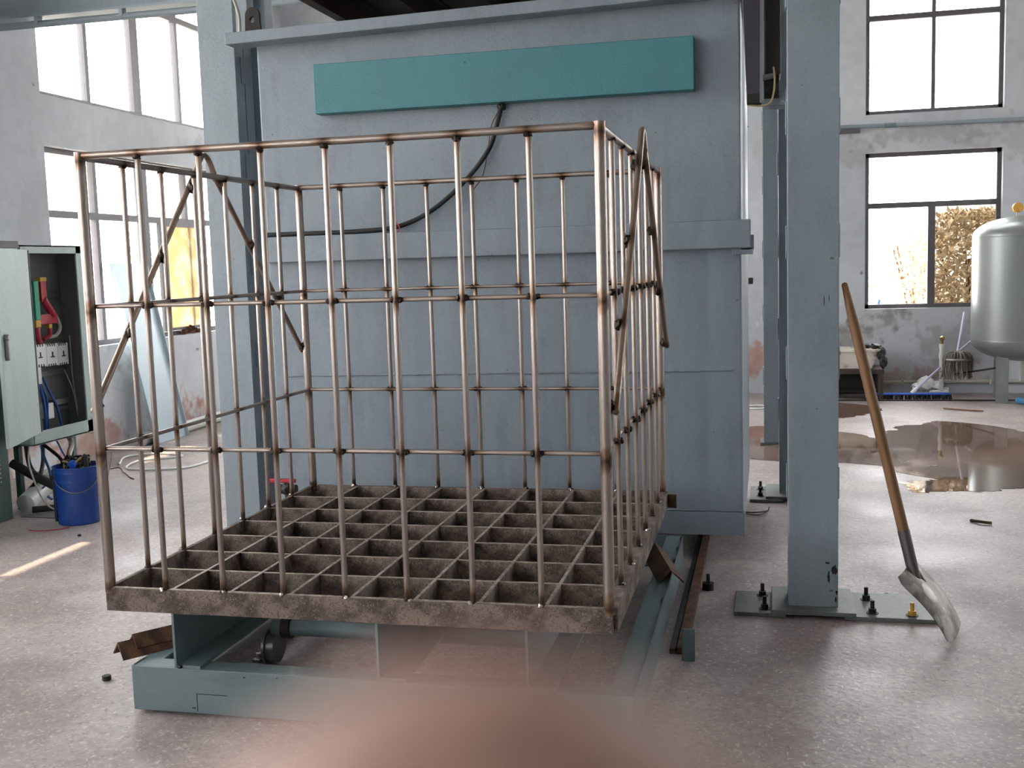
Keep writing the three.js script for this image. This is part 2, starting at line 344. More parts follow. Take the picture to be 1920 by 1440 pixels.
// ---------- columns ----------
function column(x0, z1, label, w = 0.21, d = 0.2, plates = [], tabs = []) {
  const t = thing('steel_column', label, 'column', [x0 + w / 2, 0, z1 - d / 2], 'painted columns round the furnace');
  part('front_channel', [box(x0, x0 + w, 0.02, 5.15, z1 - 0.012, z1, 0.003), box(x0, x0 + 0.012, 0.02, 5.15, z1 - d * 0.48, z1 - 0.01), box(x0 + w - 0.012, x0 + w, 0.02, 5.15, z1 - d * 0.48, z1 - 0.01)], M.column, t);
  part('rear_channel', [box(x0, x0 + w, 0.02, 5.15, z1 - d, z1 - d + 0.012, 0.003), box(x0, x0 + 0.012, 0.02, 5.15, z1 - d + 0.01, z1 - d * 0.53), box(x0 + w - 0.012, x0 + w, 0.02, 5.15, z1 - d + 0.01, z1 - d * 0.53)], M.column, t);
  for (let y = 0.5; y < 5; y += 0.52) { part('batten_plate', box(x0 - 0.007, x0, y, y + 0.14, z1 - d * 0.72, z1 - d * 0.28, 0.002), M.column, t); part('batten_plate', box(x0 + w, x0 + w + 0.007, y, y + 0.14, z1 - d * 0.72, z1 - d * 0.28, 0.002), M.column, t); }
  for (const [a, b, c, e, y] of plates) part('base_plate', box(a, b, y, y + 0.018, c, e, 0.003), M.deskPlate, t);
  for (const [x, z, cap] of tabs) {
    const b = part('anchor_bolt', cyl(V(x, 0.015, z), V(x, 0.075, z), 0.009, 8), cap ? M.yellow : M.dark, t);
    part('nut', cyl(V(x, 0.02, z), V(x, 0.04, z), 0.018, 6), cap ? M.yellow : M.dark, b); part('washer', cyl(V(x, 0.017, z), V(x, 0.021, z), 0.026, 14), M.dark, b);
  }
  return t;
}
M.deskPlate = paint([104, 112, 110], [80, 80, 76], 0.9, 67, 0.5);
const cR = column(2.352, -1.44, 'front right steel column with the shovel leaning on it', 0.208, 0.2,
  [[2.12, 2.34, -1.68, -1.37, 0.001], [2.28, 2.63, -1.72, -1.36, 0.018], [2.58, 2.96, -1.72, -1.37, 0.001]],
  [[2.24, -1.62], [2.25, -1.43], [2.69, -1.62], [2.7, -1.43], [2.86, -1.42, 1]]);
for (const [x, y, w, h] of [[2.545, 0.2, 0.028, 0.05], [2.515, 0.23, 0.02, 0.012], [2.52, 0.17, 0.012, 0.06], [2.553, 0.1, 0.012, 0.02], [2.55, 0.07, 0.01, 0.03], [2.5, 1.36, 0.004, 0.05], [2.52, 1.37, 0.003, 0.035], [2.47, 0.9, 0.006, 0.006]]) {
  const sh = []; for (let i = 0; i < 14; i++) { const a = i / 14 * 6.283, k = rnd(0.6, 1.15); sh.push([Math.min(2.558, x + Math.cos(a) * w * 0.5 * k), y + Math.sin(a) * h * 0.5 * k]); }
  part('paint_chip', extr(sh, 0.0006).translate(0, 0, -1.44), M.dark, cR);
}
column(2.335, -3.78, 'middle right steel column half hidden behind the shovel column', 0.208, 0.2, [[2.15, 2.36, -4.06, -3.64, 0.001], [2.25, 2.6, -4.06, -3.66, 0.018]], [[2.215, -3.95], [2.215, -3.75]]);
column(2.23, -5.85, 'far right steel column standing at the puddle edge', 0.208, 0.2, [[2.2, 2.46, -6.1, -5.83, 0.001]], []);
column(-0.745, -2.23, 'tall steel column left of the furnace', 0.212, 0.2, [[-0.85, -0.4, -2.5, -2.2, 0.001]], [[-0.8, -2.3], [-0.8, -2.42]]);
{
  const t = thing('guide_channel', 'dark grey guide channel in the gap between left column and furnace', 'channel', [-0.6, 0, -2.62]);
  part('web', box(-0.66, -0.50, 0, 5.1, -2.66, -2.65), M.column, t);
  part('flange', box(-0.51, -0.50, 0, 5.1, -2.65, -2.56), M.column, t);
  part('flange', box(-0.67, -0.66, 0, 5.1, -2.66, -2.56), M.column, t);
}
tag(part('air_hose', cable([[-0.49, 3.1, -2.12], [-0.46, 3.0, -2.1], [-0.44, 2.9, -2.12], [-0.45, 2.8, -2.14]], 0.008, 20, 6), M.offwhite), 'pale curved hose dropping behind the left end of the top beam', 'hose');
{
  const t = thing('hoist_drive', 'dark hoist drive with a tapered arm hanging at the furnace top right corner', 'hoist', [2.25, 2.26, -2.2]);
  const g = extr([[2.145, 3.2], [2.25, 3.2], [2.243, 2.28], [2.178, 2.28]], 0.05, 0.003).translate(0, 0, -2.13);
  part('arm_plate', uvm(g), M.arm = std({ color: 0x4a4650, metalness: 0.6, roughness: 0.35 }), t);
  part('edge_strip', extr([[2.243, 3.2], [2.256, 3.2], [2.249, 2.275], [2.236, 2.275]], 0.07, 0).translate(0, 0, -2.14), M.steel, t);
  part('end_cap', box(2.176, 2.245, 2.272, 2.32, -2.135, -2.074, 0.003), M.black, t);
  part('gear_case', box(2.257, 2.335, 2.42, 3.3, -2.4, -2.2, 0.01), M.dark, t);
  part('shaft', cyl(V(2.245, 2.4, -2.15), V(2.31, 2.41, -2.15), 0.014, 12), M.steel, t);
  part('bearing', cyl(V(2.255, 2.37, -2.25), V(2.325, 2.37, -2.25), 0.055, 16), M.dark, t);
  part('sling_cable', cable([[2.3, 2.44, -2.1], [2.305, 2.38, -2.08], [2.3, 2.32, -2.08], [2.285, 2.275, -2.08], [2.25, 2.262, -2.09], [2.18, 2.272, -2.1]], 0.0042, 30, 6), M.yellowish = std({ color: 0x93865a, roughness: 0.6 }), t);
  part('support_arm', box(2.257, 2.36, 2.28, 2.36, -2.4, -2.25, 0.006), M.column, t);
}
// roof girder and conduit, left
{
  const t = thing('roof_girder', 'pale blue roof girder crossing the room at top left', 'girder', [2.7, 3.48, -4.05]);
  part('flange', box(XL, XR, 3.475, 3.49, -4.15, -3.95), M.column, t);
  part('web', box(XL, XR, 3.49, 3.85, -4.056, -4.044), M.column, t);
  part('flange', box(XL, XR, 3.85, 3.865, -4.15, -3.95), M.column, t);
}
{
  const t = thing('conduit_pipe', 'grey conduit pipe slung under the roof girder', 'pipe', [-1, 3.42, -3.98]);
  part('tube', cyl(V(XL, 3.425, -3.98), V(1.5, 3.425, -3.98), 0.026, 12), M.column, t);
  for (const x of [-3.0, -2.3, -1.2]) part('clip', box(x, x + 0.03, 3.42, 3.476, -4.01, -3.95, 0.003), M.column, t);
}

// ---------- basket ----------
const W = 1.778, D = 1.777, Y0 = 0.46, Y1 = 1.96, YM = [0.953, 1.449];
const STEEL = [0.4, 0.335, 0.295], BURN = [0.05, 0.034, 0.026], TAN = [0.27, 0.17, 0.115];
function rod(p, q, r, joints = [], seg = 10) {   // joints: distances from p of welds; heat marks in vertex colours
  const L = p.distanceTo(q), hs = joints.length ? Math.ceil(L / 0.016) : 1, g = cyl(p, q, r, seg, r, hs), pos = g.attributes.position, col = new Float32Array(pos.count * 3), d = q.clone().sub(p).normalize();
  const js = joints.map((j) => [j, rnd(0.012, 0.024), rnd(0.035, 0.065)]);
  for (let i = 0; i < pos.count; i++) {
    const s = (pos.getX(i) - p.x) * d.x + (pos.getY(i) - p.y) * d.y + (pos.getZ(i) - p.z) * d.z;
    let c = STEEL;
    for (const [j, a, b] of js) { const e = Math.abs(s - j) * (1 + 0.3 * Math.sin(i * 1.7)); c = mix(c, TAN, 1 - sst(a, b, e)); c = mix(c, BURN, (1 - sst(a * 0.5, a, e)) * 0.85); }
    col.set(c, i * 3);
  }
  g.setAttribute('color', new THREE.BufferAttribute(col, 3)); return g;
}
{
  const t = thing('wire_basket', 'tall open-topped welded rod basket on a cast grid base', 'basket', [W / 2, 0.375, -D / 2]);
  const dark = [], shiny = [];
  const jy = [0.02, YM[0] - Y0, YM[1] - Y0, Y1 - Y0];
  for (const x of [0, W]) for (const z of [0, -D]) part('corner_post', rod(V(x, Y0 - 0.02, z), V(x, Y1 + 0.012, z), 0.0185, jy, 12), M.tube, t);
  const nx = 8, nz = 7, sx = W / nx, sz = D / nz;
  for (const z of [0, -D]) for (let i = 1; i < nx; i++) {
    const x = i * sx + rnd(-0.004, 0.004), o = z === 0 ? 0.004 : -0.004;
    part('upright', rod(V(x + rnd(-0.003, 0.003), Y0 - 0.006, z + o), V(x, Y1 - 0.012, z), 0.0099, jy), M.tube, t);
    for (const y of YM) { dark.push(blob(x - 0.012, y, z + o - 0.006 * Math.sign(o), 0.011), blob(x + 0.012, y, z + o - 0.006, 0.01)); }
    dark.push(blob(x, Y1 - 0.016, z + 0.004, 0.014, 0.7)); shiny.push(blob(x + rnd(-0.01, 0.01), Y0 + 0.002, z + o + 0.012, 0.008)); dark.push(blob(x, Y0 + 0.001, z + o, 0.014, 0.5));
  }
  for (const x of [0, W]) for (let k = 1; k < nz; k++) {
    const z = -k * sz + rnd(-0.004, 0.004), o = x ? 0.004 : -0.004;
    part('upright', rod(V(x + o, Y0 - 0.006, z + rnd(-0.003, 0.003)), V(x, Y1 - 0.012, z), 0.0099, jy), M.tube, t);
    for (const y of YM) dark.push(blob(x + o * 2, y, z - 0.01, 0.013), blob(x - o, y, z + 0.012, 0.011));
    dark.push(blob(x, Y1 - 0.016, z, 0.014, 0.7)); shiny.push(blob(x + o * 3, Y0 + 0.002, z + rnd(-0.012, 0.012), 0.009)); dark.push(blob(x + o, Y0, z, 0.014, 0.5));
  }
  for (const z of [0, -D]) {
    const js = []; for (let i = 0; i <= nx; i++) js.push(i * sx);
    part('top_rail', rod(V(0, Y1, z), V(W, Y1, z), 0.0125, js), M.tube, t);
    for (const y of YM) part('middle_rail', rod(V(0, y, z - 0.012 * (z ? -1 : 1)), V(W, y, z - 0.012 * (z ? -1 : 1)), 0.008, js), M.tube, t);
  }
  for (const x of [0, W]) {
    const js = []; for (let i = 0; i <= nz; i++) js.push(i * sz);
    part('top_rail', rod(V(x, Y1 - 0.004, 0), V(x, Y1 - 0.004, -D), 0.0125, js), M.tube, t);
    for (const y of YM) part('middle_rail', rod(V(x + (x ? -0.012 : 0.012), y, 0), V(x + (x ? -0.012 : 0.012), y, -D), 0.008, js), M.tube, t);
  }
  // inverted-V lifting bails on the two sides
  for (const x of [-0.028, W + 0.03]) {
    const zy = []; const lin = (a, b, n) => { for (let i = 0; i < n; i++) zy.push([a[0] + (b[0] - a[0]) * i / n, a[1] + (b[1] - a[1]) * i / n]); };
    lin([-0.02, 1.085], [-0.82, 1.965], 8); zy.push([-0.82, 1.965], [-0.862, 2.02], [-0.89, 2.042], [-0.915, 2.042], [-0.945, 2.02], [-0.985, 1.96]); lin([-0.985, 1.96], [-1.79, 1.15], 8); zy.push([-1.79, 1.15]);
    const c = new THREE.CatmullRomCurve3(zy.map(([z, y]) => V(x, y, z)), false, 'centripetal');
    const mk = (a, b) => { const g = a; const pos = g.attributes.position, col = new Float32Array(pos.count * 3); for (let i = 0; i < pos.count; i++) { const z = pos.getZ(i); let k = mix(STEEL, TAN, 0.55); for (const q of [-0.03, -0.2539, -0.508, -0.7616, -0.905, -1.0154, -1.269, -1.523, -1.78]) { const e = Math.abs(z - q); k = mix(k, mix(TAN, BURN, 0.5), 1 - sst(0.012, 0.035, e)); } col.set(k, i * 3); } g.setAttribute('color', new THREE.BufferAttribute(col, 3)); return g; };  // base tone darkened: the bails' backlit shade is put into the colour
    const e0 = new THREE.SphereGeometry(0.012, 10, 6).translate(x, 1.085, -0.02), e1 = new THREE.SphereGeometry(0.012, 10, 6).translate(x, 1.15, -1.79);
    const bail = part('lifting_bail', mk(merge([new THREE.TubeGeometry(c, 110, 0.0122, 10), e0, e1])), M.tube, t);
    for (const [z, y] of [[-0.03, 1.1], [-0.254, 1.343], [-0.508, 1.62], [-0.762, 1.9], [-1.02, 1.93], [-1.27, 1.675], [-1.523, 1.42], [-1.77, 1.17]]) dark.push(blob(x + (x < 0 ? 0.014 : -0.014), y, z, 0.017, 1.3));
  }
  part('weld_bead_dark', merge(dark), M.beadDark, t).userData.kind = 'stuff';
  part('weld_bead_bright', merge(shiny), M.beadShiny, t).userData.kind = 'stuff';
  // cast grid base
  const yb = 0.38;
  part('frame_bar', box(-0.012, W + 0.012, yb - 0.004, Y0, -0.006, 0.014, 0.003), M.iron, t);
  part('frame_bar', box(-0.012, W + 0.012, yb, Y0, -D - 0.014, -D + 0.006, 0.003), M.iron, t);
  part('frame_bar', box(-0.014, 0.006, yb, Y0, -D, -0.006, 0.003), M.iron, t);
  part('frame_bar', box(W - 0.022, W + 0.026, yb, Y0, -D, -0.006, 0.003), M.iron, t);
  part('corner_lug', box(W + 0.02, 1.845, 0.382, 0.447, -1.775, -1.765, 0.001), M.rust, t);
  part('worn_lit_edge', box(-0.01, W + 0.01, Y0 - 0.002, Y0 + 0.0012, -0.004, 0.011, 0.001), M.wornLit, t);  // pale caps put the light from above into the bar tops, with wear
  for (let i = 1; i < nx; i++) { const x = i * sx + 0.016; const gb = part('grid_bar', box(x - 0.007, x + 0.007, yb, Y0 - 0.0045, -D, -0.006, 0.002), M.iron, t); part('worn_lit_edge', box(x - 0.006, x + 0.006, Y0 - 0.0065, Y0 - 0.003, -D, -0.008, 0.001), M.wornLit, gb); }
  for (let k = 1; k < nz; k++) { const z = -k * sz; const gb = part('grid_bar', box(0.006, W - 0.02, yb, Y0 - 0.0055, z - 0.006, z + 0.006, 0.002), M.iron, t); part('worn_lit_edge', box(0.008, W - 0.022, Y0 - 0.0075, Y0 - 0.004, z - 0.0052, z + 0.0052, 0.001), M.wornLit, gb); }
}
// ---------- transfer cart ----------
{
  const t = thing('transfer_cart', 'low blue-grey steel cart carrying the wire basket', 'cart', [0.95, 0.01, -1]);
  part('front_beam', [box(0.06, 1.85, 0.012, 0.173, -0.012, 0, 0.003), box(0.06, 1.85, 0.161, 0.173, -0.085, -0.01, 0.002)], M.cart, t);
  part('side_beam', [box(0.06, 0.072, 0.012, 0.173, -2.05, -0.012), box(0.06, 0.14, 0.161, 0.173, -2.05, -0.085, 0.002)], M.cart, t);
  part('side_beam', [box(1.838, 1.85, 0.012, 0.173, -2.05, -0.012), box(1.77, 1.85, 0.161, 0.173, -2.05, -0.085, 0.002)], M.cart, t);
  part('rear_beam', box(0.06, 1.85, 0.012, 0.173, -2.06, -2.05), M.cart, t);
  for (const x of [0.228, 0.985, 1.5]) part('support_channel', [box(x, x + 0.01, 0.173, 0.378, -1.75, -0.004, 0.002), box(x + 0.01, x + 0.1, 0.368, 0.378, -1.75, -0.008), box(x + 0.01, x + 0.1, 0.173, 0.183, -1.75, -0.006)], M.cart, t);
  const zc = -0.52, yc = 0.155;
  part('axle', cyl(V(0.36, yc, zc), V(1.56, yc, zc), 0.032, 18), M.cart, t);
  part('shaft_collar', cyl(V(0.405, yc, zc), V(0.44, yc, zc), 0.045, 18), M.dark, t);
  for (const x of [0.345, 1.5]) { const w = part('wheel', [cyl(V(x, 0.075, zc), V(x + 0.035, 0.075, zc), 0.062, 24), cyl(V(x - 0.01, 0.075, zc), V(x, 0.075, zc), 0.072, 24)], M.steel, t); }
  part('bearing_bracket', [box(0.285, 0.32, 0.02, 0.035, zc - 0.05, zc + 0.05, 0.003), box(0.315, 0.325, 0.02, 0.12, zc - 0.03, zc + 0.03, 0.003), cyl(V(0.3, 0.035, zc + 0.02), V(0.3, 0.05, zc + 0.02), 0.012, 6)], M.steel, t);
  // scratched marking lines on the front beam
  part('scratch_mark', [box(0.31, 0.313, 0.02, 0.083, 0, 0.0006), box(0.31, 0.43, 0.083, 0.0855, 0, 0.0006), box(0.29, 0.305, 0.03, 0.034, 0, 0.0006)], M.dark, t);
  for (const [x, y, z, q] of [[0.497, 0.155, 0, 0.004], [0.25, 0.178, -0.004, 0.01], [0.62, 0.16, 0, 0.003]]) part('weld_lump', blob(x, y, z, q, 0.6), M.dark, t);
}
// rusty angle-iron offcuts lying across the cart
function angle(a, b, s, label) {   // ridge line from a to b, legs of width s hanging down to both sides
  const d = b.clone().sub(a), L = d.length(), n = V(0, 1, 0).cross(d.clone().normalize()).normalize();
  const sh = [[0, 0], [s * 0.72, -s * 0.69], [s * 0.72 - 0.004, -s * 0.69 - 0.004], [0, -0.0075], [-s * 0.72 + 0.004, -s * 0.69 - 0.004], [-s * 0.72, -s * 0.69]];
  const g = uvm(extr(sh, L)); g.applyMatrix4(new THREE.Matrix4().makeBasis(n, V(0, 1, 0), d.clone().normalize()).setPosition(a));
  g.computeVertexNormals();
  const m = part('angle_iron', g, M.rust); tag(m, label, 'steel angle', 'rusty angle offcuts on the cart'); return m;
}
angle(V(-0.04, 0.226, -0.075), V(0.205, 0.226, -0.39), 0.075, 'lower rusty angle iron poking out at the cart left front corner');
angle(V(-0.01, 0.242, -0.125), V(0.2, 0.242, -0.395), 0.062, 'upper rusty angle iron stacked at the cart left front corner');
angle(V(1.86, 0.23, -1.25), V(1.74, 0.23, -1.72), 0.08, 'rusty angle iron poking out under the basket right side');
{
  const t = thing('floor_rail', 'rusty track rail on the floor right of the cart', 'rail', [1.92, 0, -2.2]);
  part('rail_head', box(1.912, 1.955, 0.001, 0.03, -4.4, -0.86, 0.004), M.rust, t);
  part('gap_shade', box(1.885, 1.91, 0.001, 0.022, -4.4, -0.86, 0.002), M.dark, t);  // dark bar stands in for the shaded gap beside the rail head
}
tag(part('stop_plate', box(1.94, 1.99, 0.001, 0.13, -0.80, -0.79, 0.002), M.cart), 'upright blue-grey stop plate at the near end of the rail', 'plate');
// valve behind the basket
{
  const t = thing('gas_valve', 'red-handled gas valve near the furnace lower left corner', 'valve', [-0.3, 0, -1.98]);
  part('riser_pipe', cyl(V(-0.24, 0, -1.98), V(-0.24, 0.4, -1.98), 0.016, 12), M.dark, t);
  part('valve_body', [cyl(V(-0.30, 0.39, -1.98), V(-0.19, 0.39, -1.98), 0.026, 12), blob(-0.24, 0.4, -1.98, 0.035)], M.dark, t);
  part('lever', box(-0.36, -0.19, 0.425, 0.447, -1.99, -1.965, 0.006).rotateZ(0), M.red, t);
}
tag(part('stub_pipe', [blob(-0.11, 0.36, -2.04, 0.035, 0.7), blob(-0.06, 0.37, -2.03, 0.03, 0.8), box(-0.13, -0.04, 0.0, 0.35, -2.05, -2.03, 0.004)], M.white), 'white capped stub pipe behind the basket back left corner', 'pipe');
// ---------- shovel ----------
{
  const t = thing('shovel', 'long-handled shovel leaning on the front right column', 'shovel', [3.0, 0, -1.27]);
  const a = V(2.585, 1.42, -1.47), b = V(2.833, 0.295, -1.245);
  part('handle', merge([cyl(b.clone().lerp(a, 0.02), a.clone().lerp(b, 0.16), 0.0225, 14, 0.0225, 1), cyl(a.clone().lerp(b, 0.16), a, 0.0225, 14, 0.013), new THREE.SphereGeometry(0.0132, 12, 8).translate(a.x, a.y, a.z)]), M.wood, t);
  part('socket', cyl(b.clone().lerp(a, 0.115), b.clone().lerp(a, -0.06), 0.0245, 14, 0.0235), M.shov = std({ color: 0x5c5856, metalness: 0.7, roughness: 0.45 }), t);
  // blade: curved tray from shoulder to edge
  const up = V(0, 1, 0), s0 = V(2.822, 0.29, -1.25), s1 = V(3.005, 0.004, -1.245), ax = s1.clone().sub(s0), nU = 12, nV = 10;
  const side = V(0.30, 0.22, -0.93).sub(ax.clone().normalize().multiplyScalar(V(0.30, 0.22, -0.93).dot(ax.clone().normalize()))).normalize(), nrm = side.clone().cross(ax).normalize();
  if (nrm.x > 0) nrm.negate();
  const P = [], I = [];
  for (const off of [0, 0.003]) for (let i = 0; i <= nU; i++) for (let j = 0; j <= nV; j++) {
    const u = i / nU, v = j / nV * 2 - 1, w = 0.115 * (i === 0 ? 0.93 : 1) * (1 - 0.06 * u);
    const p = s0.clone().addScaledVector(ax, u).addScaledVector(side, v * w).addScaledVector(nrm, -0.05 * Math.sin(Math.PI * Math.min(1, u * 0.9)) * 0.6 + 0.035 * Math.pow(Math.abs(v), 2.5) * (1 - u * 0.7) - off);
    if (u < 0.12) p.addScaledVector(nrm, -(0.12 - u) * 0.12 * Math.pow(Math.abs(v), 2)); 
    if (p.y < 0.002) p.y = 0.002; P.push(p.x, p.y, p.z);
  }
  const N = (nU + 1) * (nV + 1);
  for (let i = 0; i < nU; i++) for (let j = 0; j < nV; j++) { const k = i * (nV + 1) + j, l = k + nV + 1; I.push(k, l, k + 1, k + 1, l, l + 1, N + k, N + k + 1, N + l, N + k + 1, N + l + 1, N + l); }
  const rim = []; for (let j = 0; j < nV; j++) rim.push([j, j + 1], [nU * (nV + 1) + j + 1, nU * (nV + 1) + j]); for (let i = 0; i < nU; i++) rim.push([(i + 1) * (nV + 1), i * (nV + 1)], [i * (nV + 1) + nV, (i + 1) * (nV + 1) + nV]);
  for (const [x, y] of rim) I.push(x, y, N + x, y, N + y, N + x);
  const g = new THREE.BufferGeometry(); g.setAttribute('position', new THREE.Float32BufferAttribute(P, 3)); g.setIndex(I); g.computeVertexNormals();
  part('blade', uvm(g.toNonIndexed()), M.shovel2 = std({ map: tex(256, 256, (u, v) => mix([168, 163, 158], [118, 110, 104], sst(0.35, 0.7, fbm(u, v, 7, 7, 5, 601))), true, [3, 3]), metalness: 0.6, roughness: 0.45 }), t);
  part('spine', cyl(b.clone().lerp(a, -0.02), s0.clone().lerp(s1, 0.55).addScaledVector(nrm, -0.016), 0.02, 10, 0.006), M.shov, t);
}
// ---------- tank ----------
{
  const cx = 4.83, cz = -8.72, r = 0.52, t = thing('air_tank', 'tall silver pressure tank at the right picture edge', 'tank', [cx, 0, cz]);
  const pr = []; const y0 = 0.46, y1 = 1.69; for (let i = 0; i <= 12; i++) { const a = -Math.PI / 2 + i / 12 * Math.PI / 2; pr.push([Math.cos(a) * r, y0 + 0.17 + Math.sin(a) * 0.22]); }
  pr.push([r, y0 + 0.18], [r - 0.002, y0 + 0.184], [r, y0 + 0.19], [r, y1 - 0.02], [r - 0.003, y1 - 0.016], [r, y1 - 0.01]);
  for (let i = 0; i <= 12; i++) { const a = i / 12 * Math.PI / 2; pr.push([Math.cos(a) * r, y1 + Math.sin(a) * 0.2]); }
  part('vessel', new THREE.LatheGeometry(pr.map(([a, b]) => new THREE.Vector2(Math.max(a, 0.0001), b)), 56).translate(cx, 0, cz), M.tank, t);
  for (const a of [2.42, 0.72, -0.8, -2.3]) { const x = cx + Math.cos(a) * 0.34, z = cz + Math.sin(a) * 0.34; const g = box(-0.06, 0.06, 0, 0.56, -0.012, 0.012, 0.003); g.rotateY(-a + Math.PI / 2 + 0.5); part('leg', g.translate(x, 0, z), M.tank, t); }
  part('drain_valve', cyl(V(cx - 0.02, 0.2, cz), V(cx - 0.02, 0.42, cz), 0.03, 12), M.pvc, t);
  part('pressure_switch', [cyl(V(4.735, 1.93, cz), V(4.735, 1.97, cz), 0.045, 14), cyl(V(4.735, 1.97, cz - 0.03), V(4.735, 1.97, cz + 0.03), 0.05, 16)], M.yellow, t);
  part('stub', cyl(V(4.735, 1.84, cz), V(4.735, 1.94, cz), 0.012, 10), M.steel, t);
}
// ---------- things along the back wall ----------
{
  const t = thing('basin_table', 'low dark wooden stand under the white basin', 'table', [3.15, 0, -8.95]);
  part('table_top', box(2.8, 3.46, 0.28, 0.33, -9.2, -8.72, 0.006), M.deck, t);
  for (const x of [2.83, 3.4]) for (const z of [-9.15, -8.77]) part('leg', box(x, x + 0.05, 0, 0.28, z, z + 0.05, 0.004), M.deck, t);
  part('back_board', box(2.85, 3.4, 0.02, 0.27, -9.14, -9.12), M.black, t);
  part('lower_shelf', box(2.86, 3.4, 0.08, 0.1, -9.12, -8.8), M.black, t);
}
{
  const t = thing('wash_basin', 'off-white plastic wash basin on the dark stand', 'basin', [3.1, 0.33, -8.95]);
  const ring = (x0, x1, z0, z1, y) => [[x0, y, z0], [x1, y, z0], [x1, y, z1], [x0, y, z1]];
  const L = [ring(2.86, 3.34, -9.1, -8.78, 0.335), ring(2.8, 3.4, -9.16, -8.74, 0.52), ring(2.775, 3.425, -9.185, -8.715, 0.52), ring(2.775, 3.425, -9.185, -8.715, 0.543), ring(2.81, 3.39, -9.15, -8.75, 0.543), ring(2.88, 3.32, -9.08, -8.8, 0.36)];
  const P = [], I = []; L.forEach((r) => r.forEach((p) => P.push(...p)));
  for (let k = 0; k + 1 < L.length; k++) for (let j = 0; j < 4; j++) { const a = k * 4 + j, b = k * 4 + (j + 1) % 4, c = a + 4, d = b + 4; I.push(a, c, b, b, c, d); }
  I.push(0, 1, 2, 0, 2, 3); const e = (L.length - 1) * 4; I.push(e, e + 2, e + 1, e, e + 3, e + 2);
  const g = new THREE.BufferGeometry(); g.setAttribute('position', new THREE.Float32BufferAttribute(P, 3)); g.setIndex(I); const h = g.toNonIndexed(); h.computeVertexNormals();
  part('basin_shell', uvm(h), std({ map: tex(256, 256, (u, v) => { const a = fbm(u, v, 5, 9, 5, 611); return mix([206, 200, 188], [128, 110, 94], sst(0.52, 0.7, a) * 0.7); }, true, [1.3, 1.3]), roughness: 0.5 }), t);
}
tag(part('black_rag', [blob(3.43, 0.5, -8.76, 0.05, 1.4), blob(3.45, 0.4, -8.74, 0.045, 1.6), blob(3.38, 0.56, -8.85, 0.06, 0.6), blob(3.3, 0.56, -8.95, 0.05, 0.6)], M.black), 'black rag hung over the right rim of the basin', 'rag');
{
  const t = thing('floor_broom', 'wide push broom with a blue back lying by the back wall', 'broom', [3.78, 0, -8.78]);
  part('brush_back', box(3.36, 4.12, 0.055, 0.073, -8.82, -8.72, 0.01), M.broomBlue = std({ color: 0x1f4fb4, roughness: 0.4 }), t);
  const br = []; for (let i = 0; i < 150; i++) { const x = 3.36 + i * 0.0052, z = rnd(-8.83, -8.71); br.push(cyl(V(x, 0.056, z), V(x + rnd(-0.012, 0.012), 0.003, z + rnd(-0.01, 0.02)), 0.005, 4)); }
  part('bristles', merge(br), M.rubber, t).userData.kind = 'stuff';
  part('handle', cyl(V(3.735, 0.07, -8.77), V(4.42, 0.62, -9.15), 0.013, 10), M.lilac = std({ color: 0xcac4dc, roughness: 0.35 }), t);
  part('ferrule', cyl(V(3.735, 0.07, -8.77), V(3.8, 0.122, -8.806), 0.018, 10), M.white, t);
}
{
  const t = thing('string_mop', 'grey string mop propped head up beside the tank', 'mop', [4.2, 0.1, -8.85]);
  part('handle', cyl(V(4.3, 0.9, -9.05), V(4.2, 0.46, -8.86), 0.014, 10), M.lilac, t);
  part('ferrule', cyl(V(4.21, 0.5, -8.87), V(4.2, 0.47, -8.86), 0.03, 14, 0.02), M.steel, t);
  part('clamp_ring', [new THREE.TorusGeometry(0.13, 0.012, 8, 24).rotateX(Math.PI / 2).translate(4.2, 0.42, -8.84)], M.steel, t);
  const st = []; for (let i = 0; i < 90; i++) { const a = rnd(0, 6.28), rr = rnd(0.09, 0.155), x = 4.2 + Math.cos(a) * rr, z = -8.84 + Math.sin(a) * rr * 0.8; st.push(cable([V(4.2, 0.49, -8.86), V(4.2 + Math.cos(a) * rr * 0.7, 0.5 - rnd(0, 0.02), -8.85 + Math.sin(a) * rr * 0.6), V(x, 0.42, z), V(x + rnd(-0.02, 0.02), 0.3 + rnd(-0.02, 0.05), z + rnd(-0.02, 0.02)), V(x + rnd(-0.03, 0.03), rnd(0.2, 0.3), z)], 0.007, 9, 4)); }
  part('strings', merge(st), std({ color: 0x7a766c, roughness: 0.95 }), t).userData.kind = 'stuff';
  part('bracket_rod', cyl(V(4.18, 0.26, -8.86), V(4.6, 0.36, -8.6), 0.01, 8), M.dark, t);
}
{
  const t = thing('stand_pipe', 'white plastic standpipe with a brass tap by the back wall', 'pipe', [4.06, 0, -8.95]);
  part('riser', [cyl(V(4.06, 0.04, -8.95), V(4.06, 0.56, -8.95), 0.021, 14), cyl(V(4.06, 0.42, -8.95), V(4.06, 0.48, -8.95), 0.028, 14), cyl(V(4.06, 0.53, -8.95), V(4.06, 0.575, -8.95), 0.026, 14)], M.pvc, t);
  part('elbow', [cyl(V(3.95, 0.05, -8.9), V(4.12, 0.05, -8.97), 0.034, 14), cyl(V(4.06, 0.03, -8.95), V(4.06, 0.09, -8.95), 0.034, 14), cyl(V(4.12, 0.03, -9.02), V(4.12, 0.1, -9.02), 0.026, 12)], M.pvc, t);
  part('tap', [cyl(V(4.06, 0.575, -8.95), V(4.06, 0.625, -8.95), 0.016, 10), blob(4.065, 0.635, -8.95, 0.026)], M.brass, t);
}
tag(part('plastic_bag', [blob(3.93, 0.13, -9.1, 0.1, 0.75), blob(4.03, 0.12, -9.08, 0.07, 0.7), blob(3.85, 0.1, -9.1, 0.07, 0.6)].map((g) => g), M.white), 'crumpled white plastic bag behind the standpipe', 'bag');
